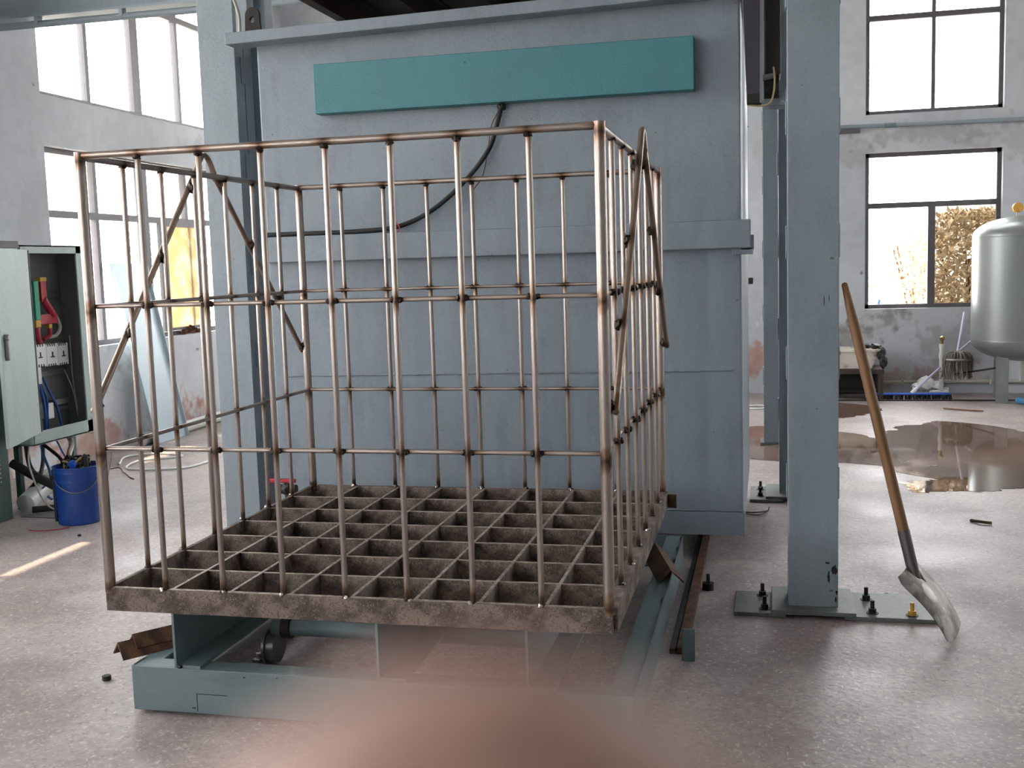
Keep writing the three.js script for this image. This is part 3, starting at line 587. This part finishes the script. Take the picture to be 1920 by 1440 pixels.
{
  const t = thing('wall_pipe', 'thin pale water pipe along the foot of the back wall', 'pipe', [3.9, 0.13, ZB + 0.04]);
  part('tube', cyl(V(2.2, 0.125, ZB + 0.035), V(6, 0.135, ZB + 0.035), 0.02, 10), M.offwhite, t);
  for (const x of [2.7, 3.7, 4.6]) part('clip', box(x, x + 0.02, 0.1, 0.16, ZB, ZB + 0.06, 0.002), M.offwhite, t);
}
{
  const t = thing('wall_conduit', 'grey conduit along the back wall between the two windows', 'pipe', [4, 2.92, ZB + 0.04]);
  part('tube', cyl(V(3.02, 2.93, ZB + 0.04), V(6, 2.9, ZB + 0.04), 0.022, 10), M.column, t);
  part('coupling', cyl(V(3.5, 2.925, ZB + 0.04), V(3.62, 2.924, ZB + 0.04), 0.026, 10), M.cart, t);
  part('junction_box', box(3.02, 3.25, 2.86, 2.91, ZB, ZB + 0.08, 0.004), M.frame, t);
}
tag(part('wall_opening', [box(2.04, 2.1, 1.25, 1.32, ZB - 0.002, ZB + 0.004)], M.black), 'small black broken hole in the back wall paint', 'hole');
tag(part('floor_strip', box(2.4, 7, 0.001, 0.014, -8.68, -8.655), M.dark), 'thin dark strip on the floor in front of the back wall', 'strip');
tag(part('blue_hose', cable([[4.74, 0.03, -8.5], [4.72, 0.04, -8.38], [4.85, 0.035, -8.3], [5.1, 0.03, -8.33], [5.3, 0.03, -8.45]], 0.032, 40, 10), std({ color: 0x4f8fc0, roughness: 0.4 })), 'thick light blue hose on the floor at the right edge', 'hose');
tag(part('twig', cable([[3.95, 0.01, -8.02], [4.1, 0.012, -7.9], [4.28, 0.012, -7.82]], 0.008, 16, 6), M.wood), 'thin brown stick lying on the floor before the tank', 'stick');
tag(part('dry_leaf', cable([[3.4, 0.008, -3.25], [3.44, 0.012, -3.2], [3.5, 0.01, -3.18]], 0.009, 12, 5).scale(1, 1, 1), M.rust), 'small curled dry leaf on the right floor', 'leaf');
tag(part('tie_wire', [cable([[2.08, 0.006, -3.35], [2.18, 0.014, -3.3], [2.26, 0.012, -3.36], [2.27, 0.02, -3.42]], 0.004, 20, 5), cable([[2.1, 0.006, -3.32], [2.2, 0.01, -3.25], [2.26, 0.01, -3.35]], 0.003, 16, 5)], M.dark), 'bent black wire on the floor behind the furnace right edge', 'wire');
tag(part('cord_loop', cable([[2.05, 0.008, -8.2], [2.2, 0.008, -8.25], [2.2, 0.008, -8.0], [2.03, 0.008, -8.05]], 0.008, 30, 6, true), M.white), 'small white cord loop on the floor behind the far column', 'cord');
// nuts and bits on the floor
for (const [x, z, s, l] of [[-0.225, -0.262, 0.017, 'small dark nut on the floor left of the cart'], [1.99, -1.74, 0.03, 'dark anchor stub on the floor beside the rusty rail'], [2.79, -1.74, 0.012, 'tiny dark pebble behind the column base plate'], [-1.78, -2.33, 0.01, 'tiny dark chip beside the sun streak']])
  tag(part('metal_bit', [cyl(V(x, 0, z), V(x, s * 1.1, z), s, 6), ...(s > 0.025 ? [cyl(V(x, 0.03, z), V(x, 0.075, z), 0.009, 8)] : [])], M.dark), l, 'bit', 'loose bits on the floor');

// ---------- puddle ----------
function patch(pts, y, sd) {
  const c = new THREE.CatmullRomCurve3(pts.map(([x, z]) => V(x, 0, z)), true, 'centripetal').getPoints(pts.length * 14), sh = [];
  c.forEach((p, i) => { const a = 0.035 * (vn(i * 0.23, 0, 9999, 9, sd) - 0.5) + 0.03 * (vn(i * 0.7, 0, 9999, 9, sd + 3) - 0.5); sh.push(new THREE.Vector2(p.x + a * 1.6, -(p.z + a))); });
  const g = new THREE.ExtrudeGeometry(new THREE.Shape(sh), { depth: 0.0015, bevelEnabled: false }).rotateX(-Math.PI / 2).translate(0, y, 0); return g;
}
M.wet = std({ map: tex(512, 512, (u, v) => { const a = fbm(u, v, 5, 5, 5, 701), b = fbm(u, v, 70, 70, 2, 702); let k = mix([132, 108, 94], [104, 83, 71], sst(0.3, 0.7, a)); return mix(k, [160, 146, 136], sst(0.66, 0.85, b) * 0.4); }, true, [0.5, 0.5]),
  roughness: 1, roughnessMap: tex(512, 512, (u, v) => { const a = fbm(u, v, 6, 6, 5, 703); return 0.03 + 0.1 * sst(0.5, 0.75, a); }, false, [0.5, 0.5]) });
tag(part('puddle', patch([[1.8, -6.6], [2.08, -6.78], [2.23, -6.88], [2.88, -6.54], [3.03, -6.42], [3.15, -6.22], [3.26, -6.51], [3.42, -6.87], [3.61, -7.04], [3.79, -7.21], [3.92, -7.16], [4.1, -7.03], [4.25, -6.85], [4.39, -6.6], [5.0, -5.6], [5.1, -4.9], [4.6, -4.3], [3.89, -4.24], [3.82, -4.21], [3.63, -4.09], [3.53, -4.09], [3.42, -4.1], [3.22, -4.0], [3.17, -4.15], [3.15, -4.3], [3.23, -4.41], [3.39, -4.45], [3.22, -4.64], [3.18, -4.7], [3.08, -4.94], [2.95, -5.01], [2.79, -5.06], [2.33, -5.1], [2.17, -5.15], [2.1, -5.25], [1.8, -5.6]], 0.0008, 1), M.wet), 'large shallow brown puddle on the floor in front of the tank', 'puddle', 'wet patches on the floor');
tag(part('puddle', patch([[2.7, -8.5], [3.1, -8.45], [3.35, -8.1], [3.2, -7.65], [2.95, -7.4], [2.7, -7.6]], 0.0008, 2), M.wet), 'small brown wet patch in front of the basin stand', 'puddle', 'wet patches on the floor');
// ---------- control cabinet, left ----------
let cabinet;
{
  const xf = -2.5, xb = -2.71, z0 = -2.93, z1 = -3.61, y0 = 0.44, y1 = 1.775;
  const t = cabinet = thing('control_cabinet', 'open pale green electrical cabinet with wiring inside', 'cabinet', [-2.6, 0, -3.2]);
  part('shell', [box(xb, xb + 0.01, y0, y1, z1, z0), box(xb, xf, y1 - 0.01, y1, z1, z0), box(xb, xf, y0, y0 + 0.01, z1, z0), box(xb, xf, y0, y1, z1, z1 + 0.01), box(xb, xf, y0, y1, z0 - 0.01, z0)], M.cabinet, t);
  part('front_frame', [box(xf - 0.012, xf, y0, y0 + 0.09, z1, z0, 0.002), box(xf - 0.012, xf, y1 - 0.055, y1, z1, z0, 0.002), box(xf - 0.012, xf, y0, y1, z1, z1 + 0.08, 0.002), box(xf - 0.012, xf, y0 + 0.09, y1 - 0.055, z0 - 0.06, z0, 0.002)], M.cabinet, t);
  part('cable_entry', box(-2.62, -2.5, 1.755, 1.8, z0, z0 + 0.2, 0.003), M.frame, t);
  part('inner_lining', [box(xb + 0.01, xf - 0.014, y0 + 0.01, y1 - 0.01, z1 + 0.01, z1 + 0.014), box(xb + 0.01, xb + 0.014, y0 + 0.01, y1 - 0.01, z1 + 0.014, z0 - 0.012)], M.plate = std({ color: 0x6a6c68, roughness: 0.6 }), t);
  for (const z of [z0 - 0.05, z1 + 0.04]) part('leg', box(xb + 0.02, xb + 0.06, 0, y0, z - 0.02, z + 0.02, 0.003), M.desk, t);
  const hx = -2.49, hz = -2.99, ex = -2.235, ez = -2.34, L = Math.hypot(ex - hx, ez - hz), turn = -Math.atan2(ez - hz, ex - hx), hang = (g) => g.rotateY(turn).translate(hx, 0, hz);
  const door = part('door', hang(box(0, L, 0.526, 1.742, -0.011, 0.011, 0.003)), M.cabinet, t);
  part('door_gasket', hang(box(0.0, 0.022, 0.53, 1.738, -0.014, -0.0105)), M.rubber, door);
  part('lock', hang(merge([cyl(V(L - 0.06, 1.2, -0.012), V(L - 0.06, 1.2, -0.04), 0.02, 12), box(L - 0.07, L - 0.05, 1.06, 1.2, -0.035, -0.012, 0.004)])), M.steel, door);
  const X = xb + 0.015, F = -2.62;
  for (const [za, zb, yo] of [[-3.16, -3.29, 0.006], [-3.295, -3.415, 0], [-3.42, -3.535, -0.004]]) {
    const c = part('contactor', box(X, F, 0.94 + yo, 1.095 + yo, zb, za, 0.006), M.white, t), w = (za - zb) / 5;
    part('terminal_screws', [0, 1, 2, 3].flatMap((k) => [box(F - 0.01, F + 0.002, 1.078 + yo, 1.097 + yo, za - w * (k + 0.75), za - w * (k + 0.4)), box(F - 0.01, F + 0.002, 0.938 + yo, 0.957 + yo, za - w * (k + 0.75), za - w * (k + 0.4))]), M.black, c).userData.kind = 'stuff';
    part('actuator', [box(F - 0.01, F + 0.002, 1.0 + yo, 1.008 + yo, (za + zb) / 2 - 0.022, (za + zb) / 2 + 0.022), box(F - 0.01, F + 0.002, 1.005 + yo, 1.04 + yo, (za + zb) / 2 - 0.006, (za + zb) / 2 + 0.006)], M.black, c);
  }
  part('relay', box(X, F + 0.005, 0.82, 0.945, -3.215, -3.155, 0.004), M.white, t);
  part('breaker', box(X, F, 0.575, 0.685, -3.325, -3.262, 0.004), M.white, t);
  part('terminal_strip', [box(X, F - 0.01, 0.62, 0.645, -3.5, -3.34, 0.003), box(X, F, 0.66, 0.7, -3.5, -3.34, 0.003)], M.steel, t);
  part('din_rail', box(X, X + 0.02, 0.87, 0.9, -3.55, -3.2), M.steel, t);
  part('isolator_base', box(X, X + 0.03, 1.42, 1.47, -3.54, -3.2), M.steel, t);
  part('busbar_red', [box(F - 0.03, F, 1.39, 1.535, -3.345, -3.285, 0.004), cyl(V(F - 0.012, 1.41, -3.315), V(F, 1.29, -3.4), 0.026, 10), box(F - 0.03, F + 0.004, 1.235, 1.305, -3.44, -3.19, 0.006)], M.red, t);
  part('busbar_green', box(F - 0.01, F + 0.02, 1.27, 1.535, -3.235, -3.185, 0.004), M.green, t);
  part('heat_shrink', [box(F - 0.032, F + 0.002, 1.53, 1.56, -3.35, -3.28, 0.004), box(F - 0.02, F + 0.012, 1.215, 1.27, -3.245, -3.19, 0.006), box(F - 0.02, F + 0.01, 1.205, 1.235, -3.365, -3.33, 0.004)], M.yellow, t);
  part('cable_lug', cable([[F - 0.005, 1.22, -3.215], [F + 0.005, 1.15, -3.205], [F - 0.02, 1.11, -3.25]], 0.021, 14, 7), M.red, t);
  part('cable_lug', cable([[F - 0.005, 1.21, -3.35], [F, 1.16, -3.345], [F - 0.02, 1.13, -3.3]], 0.014, 14, 7), M.red, t);
  part('grey_cable', cable([[F - 0.02, 1.29, -3.45], [F - 0.01, 1.2, -3.475], [F - 0.02, 1.15, -3.44], [F - 0.03, 1.14, -3.36]], 0.013, 20, 7), M.offwhite, t);
  part('blue_wire', [cable([[F, 0.83, -3.18], [F + 0.01, 0.74, -3.2], [F + 0.01, 0.62, -3.215], [F, 0.5, -3.22]], 0.012, 20, 6), cable([[F, 0.83, -3.2], [F + 0.01, 0.72, -3.24], [F, 0.6, -3.25], [F, 0.5, -3.25]], 0.009, 20, 6), cable([[F, 0.87, -3.23], [F + 0.01, 0.76, -3.28], [F, 0.65, -3.36], [F, 0.5, -3.4]], 0.009, 18, 6)], M.bluewire, t);
  part('white_wire', [cable([[F, 1.14, -3.56], [F, 1.0, -3.56], [F, 0.85, -3.56], [F, 0.6, -3.59]], 0.004, 20, 5), cable([[F - 0.02, 0.9, -3.5], [F, 0.75, -3.55], [F, 0.55, -3.59]], 0.004, 20, 5)], M.offwhite, t);
}
{
  const t = thing('green_desk', 'dark green perforated steel cabinet at the left picture edge', 'cabinet', [-2.8, 0, -2.3]);
  part('body', box(-3.05, -2.53, 0.0, 1.02, -2.71, -1.9, 0.006), M.desk, t);
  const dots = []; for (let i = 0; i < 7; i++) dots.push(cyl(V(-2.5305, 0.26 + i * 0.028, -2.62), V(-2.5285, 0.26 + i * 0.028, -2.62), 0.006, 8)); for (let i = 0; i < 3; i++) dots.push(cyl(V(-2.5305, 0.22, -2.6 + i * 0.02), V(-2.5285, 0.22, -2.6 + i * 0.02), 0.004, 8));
  part('lit_vent_dots', merge(dots), M.offwhite, t);  // pale discs paint the light coming through the vent holes
}
// cables hanging from the cabinet and lying on the floor
const rope = (name, pts, r, m, l, n = 36) => { part(name, cable(pts, r, n, 7), m, cabinet).userData.label = l; };
rope('cable_bundle', [[-2.6, 0.44, -3.42], [-2.52, 0.4, -3.35], [-2.3, 0.34, -3.0], [-2.05, 0.33, -2.75], [-1.98, 0.28, -2.7]], 0.018, M.offwhite, 'beige cable arching from cabinet into the blue bucket');
rope('cable_bundle', [[-2.6, 0.44, -3.4], [-2.48, 0.42, -3.3], [-2.26, 0.38, -2.95], [-2.04, 0.36, -2.72], [-1.96, 0.3, -2.68]], 0.014, M.brownC = std({ color: 0x6d5a50, roughness: 0.6 }), 'brown cable arching from cabinet into the blue bucket');
rope('power_cord', [[-2.7, 0.44, -3.1], [-2.62, 0.25, -3.05], [-2.5, 0.12, -3.15], [-2.45, 0.03, -3.25], [-2.4, 0.02, -3.35]], 0.016, M.rubber, 'black cable dropping from the cabinet to the floor behind the bucket');
rope('power_cord', [[-2.72, 0.44, -3.3], [-2.66, 0.3, -3.22], [-2.55, 0.2, -3.0], [-2.65, 0.1, -3.0], [-2.85, 0.03, -3.25]], 0.014, M.rubber, 'black cable looping under the cabinet beside the desk');
rope('power_cord', [[-2.68, 0.44, -3.2], [-2.5, 0.3, -3.2], [-2.4, 0.24, -3.05], [-2.35, 0.28, -2.9], [-2.2, 0.3, -2.85]], 0.012, M.rubber, 'black cable hanging in a loop above the white duct');
rope('blue_cord', [[-2.7, 0.44, -3.25], [-2.6, 0.34, -3.15], [-2.52, 0.2, -3.1], [-2.56, 0.08, -3.1], [-2.6, 0.02, -3.2]], 0.009, M.bluewire, 'blue cord dropping from the cabinet bottom');
rope('blue_cord', [[-2.66, 0.44, -3.35], [-2.5, 0.38, -3.2], [-2.42, 0.25, -3.15], [-2.52, 0.14, -3.0]], 0.006, M.bluewire, 'thin blue cord curling below the cabinet');
rope('thin_cord', [[-2.6, 0.45, -3.5], [-2.45, 0.42, -3.55], [-2.38, 0.3, -3.6], [-2.45, 0.1, -3.65]], 0.005, M.offwhite, 'thin grey cord hanging at the cabinet right end');
rope('thin_cord', [[-2.6, 0.44, -3.0], [-2.46, 0.3, -2.82], [-2.32, 0.06, -2.8], [-2.2, 0.02, -2.9], [-2.1, 0.05, -3.0]], 0.006, M.offwhite, 'thin pale cord drooping from the desk edge toward the bucket');
{
  const t = thing('flexible_conduit', 'thick black corrugated conduit on the floor behind the bucket', 'conduit', [-2.4, 0.1, -3]);
  part('tube', cable([[-2.7, 0.32, -2.95], [-2.5, 0.22, -2.95], [-2.3, 0.13, -2.98], [-2.15, 0.1, -3.02], [-2.08, 0.06, -3.02]], 0.03, 60, 12), M.rubber, t);
}
{
  const t = thing('pvc_duct', 'white plastic duct leaning low beside the green desk', 'pipe', [-2.6, 0.1, -3]);
  part('tube', cyl(V(-2.55, 0.065, -2.86), V(-2.62, 0.17, -3.3), 0.062, 20), M.pvc, t);
  part('collar', cyl(V(-2.60, 0.135, -3.16), V(-2.625, 0.178, -3.33), 0.07, 20), M.pvc, t);
}
tag(part('rubber_strip', box(-2.5, -2.16, 0.001, 0.006, -2.83, -2.74, 0.001), M.plate), 'flat dark grey strip on the floor left of the bucket', 'strip');
tag(part('black_hose', cable([[-2.5, 0.025, -2.86], [-2.3, 0.025, -2.98], [-2.12, 0.025, -3.06]], 0.022, 30, 8), M.rubber), 'black hose running along the floor behind the bucket', 'hose');
tag(part('red_wire', cable([[-2.2, 0.005, -2.42], [-2.1, 0.006, -2.4], [-1.98, 0.005, -2.5], [-2.02, 0.005, -2.56]], 0.003, 20, 5), M.red), 'thin red wire end on the floor before the bucket', 'wire');
tag(part('extension_lead', cable([[-2.95, 0.01, -4.55], [-3.1, 0.01, -4.92], [-2.88, 0.01, -5.07], [-2.6, 0.01, -4.95], [-2.86, 0.01, -4.72], [-2.8, 0.01, -4.42], [-2.69, 0.01, -4.346], [-2.46, 0.01, -4.363], [-2.285, 0.01, -4.466], [-2.24, 0.01, -4.73]], 0.0085, 90, 6), M.white), 'white cord lying in an open loop on the floor near left wall', 'cord');
tag(part('crooked_wire', cable([[-2.91, 0.006, -4.37], [-2.78, 0.03, -4.3], [-2.7, 0.012, -4.22], [-2.62, 0.02, -4.13], [-2.56, 0.006, -4.08], [-2.46, 0.006, -3.99]], 0.005, 30, 5), M.brownC), 'crooked brown wire on the floor right of the bucket', 'wire');
// ---------- bucket ----------
{
  const cx = -2.02, cz = -2.69, t = thing('paint_bucket', 'blue paint bucket full of scrap wire', 'bucket', [cx, 0, cz]);
  const prof = [[0.0001, 0.012], [0.14, 0.012], [0.147, 0.0], [0.15, 0.004], [0.152, 0.02], [0.162, 0.285], [0.1655, 0.29], [0.1655, 0.3], [0.163, 0.304], [0.165, 0.345], [0.1685, 0.35], [0.1685, 0.36], [0.166, 0.364], [0.167, 0.385], [0.1705, 0.389], [0.1705, 0.395], [0.164, 0.395], [0.148, 0.03], [0.0001, 0.026]];
  part('pail', new THREE.LatheGeometry(prof.map(([a, b]) => new THREE.Vector2(a * 0.88, b * 0.93)), 44).translate(cx, 0, cz), M.blue, t);
  part('seam', box(cx - 0.108, cx - 0.09, 0.02, 0.355, cz + 0.09, cz + 0.11, 0.006), M.navy = std({ color: 0x14243f, roughness: 0.6 }), t);
  part('ear', cyl(V(cx - 0.095, 0.3, cz + 0.1), V(cx - 0.108, 0.3, cz + 0.116), 0.018, 12), M.dark, t);
  part('bail_handle', cable([[cx - 0.1, 0.3, cz + 0.11], [cx - 0.02, 0.25, cz + 0.155], [cx + 0.07, 0.215, cz + 0.15], [cx + 0.13, 0.23, cz + 0.075], [cx + 0.152, 0.3, cz - 0.02]], 0.0035, 30, 6), M.steel, t);
}
{
  const cx = -2.02, cz = -2.69, t = thing('wire_scrap', 'tangle of scrap wire and offcuts filling the blue bucket', 'scrap', [cx, 0.3, cz], null, 'stuff');
  const dk = [], lt = [], bl = [];
  for (let i = 0; i < 46; i++) { const a = rnd(0, 6.28), r0 = rnd(0, 0.1), b = rnd(0, 6.28), r1 = rnd(0.03, 0.115); const g = cable([[cx + Math.cos(a) * r0, 0.26, cz + Math.sin(a) * r0], [cx + Math.cos((a + b) / 2) * 0.08, rnd(0.34, 0.41), cz + Math.sin((a + b) / 2) * 0.08], [cx + Math.cos(b) * r1, rnd(0.36, 0.43), cz + Math.sin(b) * r1]], rnd(0.003, 0.009), 10, 5); (i % 4 ? dk : lt).push(g); }
  for (let i = 0; i < 10; i++) dk.push(blob(cx + rnd(-0.07, 0.07), 0.31, cz + rnd(-0.07, 0.07), 0.05, 0.6));
  dk.push(box(cx + 0.08, cx + 0.105, 0.33, 0.44, cz + 0.02, cz + 0.045, 0.006));
  bl.push(blob(cx + 0.02, 0.38, cz + 0.07, 0.028, 1.1));
  part('dark_scrap', merge(dk), M.black, t); part('pale_scrap', merge(lt), M.yellowish, t); part('blue_scrap', merge(bl), M.broomBlue, t);
}
// ---------- leaning panel, floor pipe, nest on the sill ----------
{
  const t = thing('leaning_panel', 'pale folded sheet-metal panel leaning in the left window', 'panel', [-3.2, 0, -5.8]);
  const a = V(-3.215, 0.004, 0), b = V(-3.555, 1.67, 0), d = b.clone().sub(a), L = d.length(), th = Math.atan2(-(b.x - a.x), b.y - a.y);
  const put = (g) => { g.rotateZ(th); g.translate(a.x, a.y, 0); return g; };
  part('sheet', put(box(-0.004, 0, 0, L, -6.1, -5.53, 0.0015)), M.panel = std({ color: 0xb6c6ce, roughness: 0.35, metalness: 0.2 }), t);
  part('flange', put(box(-0.0, 0.03, 0, L, -6.1, -6.094)), M.panel, t);
  part('flange', put(box(-0.0, 0.03, 0, L, -5.536, -5.53)), M.panel, t);
}
{
  const t = thing('floor_pipe', 'fat white plastic pipe lying along the left wall', 'pipe', [-3.3, 0, -6.6]);
  part('tube', cyl(V(-3.33, 0.056, -5.5), V(-3.36, 0.056, -8.2), 0.055, 22), M.pvc, t);
  part('end_rim', cyl(V(-3.329, 0.056, -5.5), V(-3.33, 0.056, -5.56), 0.06, 22), M.pvc, t);
}
{
  const t = thing('sill_debris', 'heap of dry brown leaves on the left window sill', 'debris', [-3.53, 0.94, -6.85], null, 'stuff');
  const l = []; for (let i = 0; i < 60; i++) { const g = new THREE.PlaneGeometry(rnd(0.03, 0.06), rnd(0.02, 0.035), 2, 1), p = g.attributes.position; for (let k = 0; k < p.count; k++) p.setZ(k, 0.01 * Math.cos(p.getX(k) * 60)); g.rotateX(rnd(0, 3)); g.rotateY(rnd(0, 3)); const u = rnd(-1, 1); l.push(g.translate(-3.535 + rnd(-0.025, 0.03), 0.96 + rnd(0, 0.07) * (1 - Math.abs(u)), -6.85 + u * 0.2)); }
  part('dry_leaves', merge(l), std({ color: 0x6b4a34, roughness: 0.9, side: THREE.DoubleSide }), t);
}
// ---------- greenery outside ----------
M.leafA = phy({ color: 0xb4bf96, roughness: 0.8, side: THREE.DoubleSide });
M.leafB = phy({ color: 0xc4b8a2, roughness: 0.8, side: THREE.DoubleSide });
const leafG = (() => { const g = new THREE.BufferGeometry(); g.setAttribute('position', new THREE.Float32BufferAttribute([0, 0, 0, -0.028, 0.05, 0.012, 0.028, 0.05, 0.012, 0, 0.12, 0], 3)); g.setIndex([0, 2, 1, 1, 2, 3]); g.computeVertexNormals(); return g; })();
function bush(x, z, h, r, n, m, label) {
  const t = thing('bush', label, 'bush', [x, -0.12, z], 'bushes outside the windows');
  const st = []; for (let i = 0; i < 9; i++) { const a = rnd(0, 6.28), q = rnd(0.3, 0.9) * r; st.push(cable([[x + Math.cos(a) * 0.08, -0.12, z + Math.sin(a) * 0.08], [x + Math.cos(a) * q * 0.5, h * 0.45, z + Math.sin(a) * q * 0.5], [x + Math.cos(a) * q, h * rnd(0.7, 0.98), z + Math.sin(a) * q]], 0.014, 12, 5)); }
  part('stems', merge(st), M.wood, t);
  const im = new THREE.InstancedMesh(leafG, m, n), o = new THREE.Object3D();
  for (let i = 0; i < n; i++) { const a = rnd(0, 6.28), y = Math.pow(rnd(), 0.8), q = r * Math.sqrt(rnd()) * Math.min(1, 1.6 * Math.sin(Math.PI * (0.18 + 0.74 * y))); o.position.set(Math.cos(a) * q, 0.1 + y * h, Math.sin(a) * q); o.rotation.set(rnd(0, 6), rnd(0, 6), rnd(0, 6)); o.scale.setScalar(rnd(0.5, 1.0)); o.updateMatrix(); im.setMatrixAt(i, o.matrix); }
  im.name = 'foliage'; im.castShadow = im.receiveShadow = true; im.userData.kind = 'stuff'; t.add(im);
}
bush(4.72, -11.2, 2.06, 0.85, 7500, M.leafB, 'brown-green bush right outside the back window');
bush(6.0, -12.2, 2.2, 1.1, 5000, M.leafA, 'green bush farther right outside the back window');
bush(4.3, -12.6, 1.9, 0.5, 1400, M.leafB, 'thin brown shrub behind the bush outside the back window');
bush(3.2, -12.9, 1.5, 0.6, 1200, M.leafA, 'low green shrub at the left side of the back window');
bush(-5.4, -9.6, 2.2, 0.7, 1500, M.leafA, 'green bush outside the left window');
{
  const t = thing('scrap_heap', 'low heap of scrap outside the back window', 'scrap', [3.6, -0.12, -11.6], null, 'stuff');
  const a = [], b = []; for (let i = 0; i < 16; i++) a.push(blob(3.6 + rnd(-0.5, 0.5), rnd(0, 0.75), -11.6 + rnd(-0.3, 0.3), rnd(0.12, 0.24), 0.7));
  for (let i = 0; i < 9; i++) { const x = 3.6 + rnd(-0.5, 0.5), z = -11.4 + rnd(-0.3, 0.3); b.push(cyl(V(x, 0.3, z), V(x + rnd(-0.5, 0.5), rnd(0.75, 1.02), z + rnd(-0.2, 0.2)), 0.02, 6)); }
  part('rubble', merge(a), M.offwhite, t); part('rods', merge(b), M.bluewire, t);
}
// ---------- fingertip in front of the lens ----------
{
  // joints in metres: right, up, toward the viewer, measured from the phone's lens; turned into the room with the way the phone is held
  const J = [];
  const bone = (a, b, ra, rb) => J.push([V(...a), V(...b), ra, rb]);
  const tip = [-0.0006, -0.0138, -0.0235];
  bone(tip, [0.0, -0.034, -0.024], 0.0079, 0.0084); bone([0, -0.034, -0.024], [0.002, -0.058, -0.016], 0.0084, 0.0092); bone([0.002, -0.058, -0.016], [0.006, -0.09, 0.012], 0.0092, 0.011);
  const kn = [[0.006, -0.09, 0.012], [0.026, -0.094, 0.01], [0.045, -0.098, 0.012], [0.062, -0.104, 0.018]];
  for (let i = 1; i < 4; i++) { const [x, y, z] = kn[i], s = [0, 1.05, 1, 0.82][i]; const p1 = [x + 0.002, y + 0.008, z - 0.04 * s], p2 = [x + 0.002, y - 0.016 * s, z - 0.05 * s], p3 = [x, y - 0.03 * s, z - 0.034 * s]; bone([x, y, z], p1, 0.0105, 0.0092); bone(p1, p2, 0.0092, 0.0086); bone(p2, p3, 0.0086, 0.0076); }
  const wr = [0.036, -0.175, 0.04];
  for (const k of kn) bone(k, [wr[0] + (k[0] - 0.034) * 0.45, wr[1] + 0.01, wr[2]], 0.012, 0.017);
  bone([0.012, -0.155, 0.032], [-0.022, -0.12, 0.012], 0.017, 0.0125); bone([-0.022, -0.12, 0.012], [-0.03, -0.09, -0.002], 0.0125, 0.0105); bone([-0.03, -0.09, -0.002], [-0.024, -0.066, -0.006], 0.0105, 0.0085);
  bone(wr, [wr[0], -0.215, 0.052], 0.024, 0.025);
  const c0 = V(0.017, -0.115, 0.005), half = 0.13, N = 78;
  const mc = new MarchingCubes(N, M.skin, false, false, 200000); mc.reset(); mc.isolation = 0;
  const p = V(0, 0, 0), ab = V(0, 0, 0), ap = V(0, 0, 0);
  for (let k = 0; k < N; k++) for (let j = 0; j < N; j++) for (let i = 0; i < N; i++) {
    p.set(((i - N / 2) / (N / 2)) * half + c0.x, ((j - N / 2) / (N / 2)) * half + c0.y, ((k - N / 2) / (N / 2)) * half + c0.z);
    let d = 1;
    for (const [a, b, ra, rb] of J) { ab.subVectors(b, a); ap.subVectors(p, a); const h = Math.min(1, Math.max(0, ap.dot(ab) / ab.lengthSq())); const e = ap.addScaledVector(ab, -h).length() - (ra + (rb - ra) * h); const m = Math.max(0, 0.003 - Math.abs(d - e)) / 0.003; d = Math.min(d, e) - m * m * 0.003 * 0.25; }
    mc.field[i + j * N + k * N * N] = -d;
  }
  mc.update();
  const g = new THREE.BufferGeometry();
  g.setAttribute('position', new THREE.BufferAttribute(mc.positionArray.slice(0, mc.count * 3), 3)); g.setAttribute('normal', new THREE.BufferAttribute(mc.normalArray.slice(0, mc.count * 3), 3));
  g.scale(half, half, half); g.translate(c0.x, c0.y, c0.z);
  const t = thing('hand', 'blurred bare fingertip close to the lens at the bottom edge', 'hand', camera.position.toArray()); t.quaternion.copy(camera.quaternion);
  const hm = new THREE.Mesh(g, M.skin); hm.name = 'skin'; hm.castShadow = hm.receiveShadow = true; t.add(hm);
  const nail = new THREE.SphereGeometry(0.0062, 16, 10).scale(0.85, 1.15, 0.3).translate(tip[0], tip[1] - 0.002, tip[2] - 0.0066);
  const nm = new THREE.Mesh(nail, M.nail); nm.name = 'fingernail'; nm.castShadow = nm.receiveShadow = true; t.add(nm);
}
renderer.render(scene, camera);
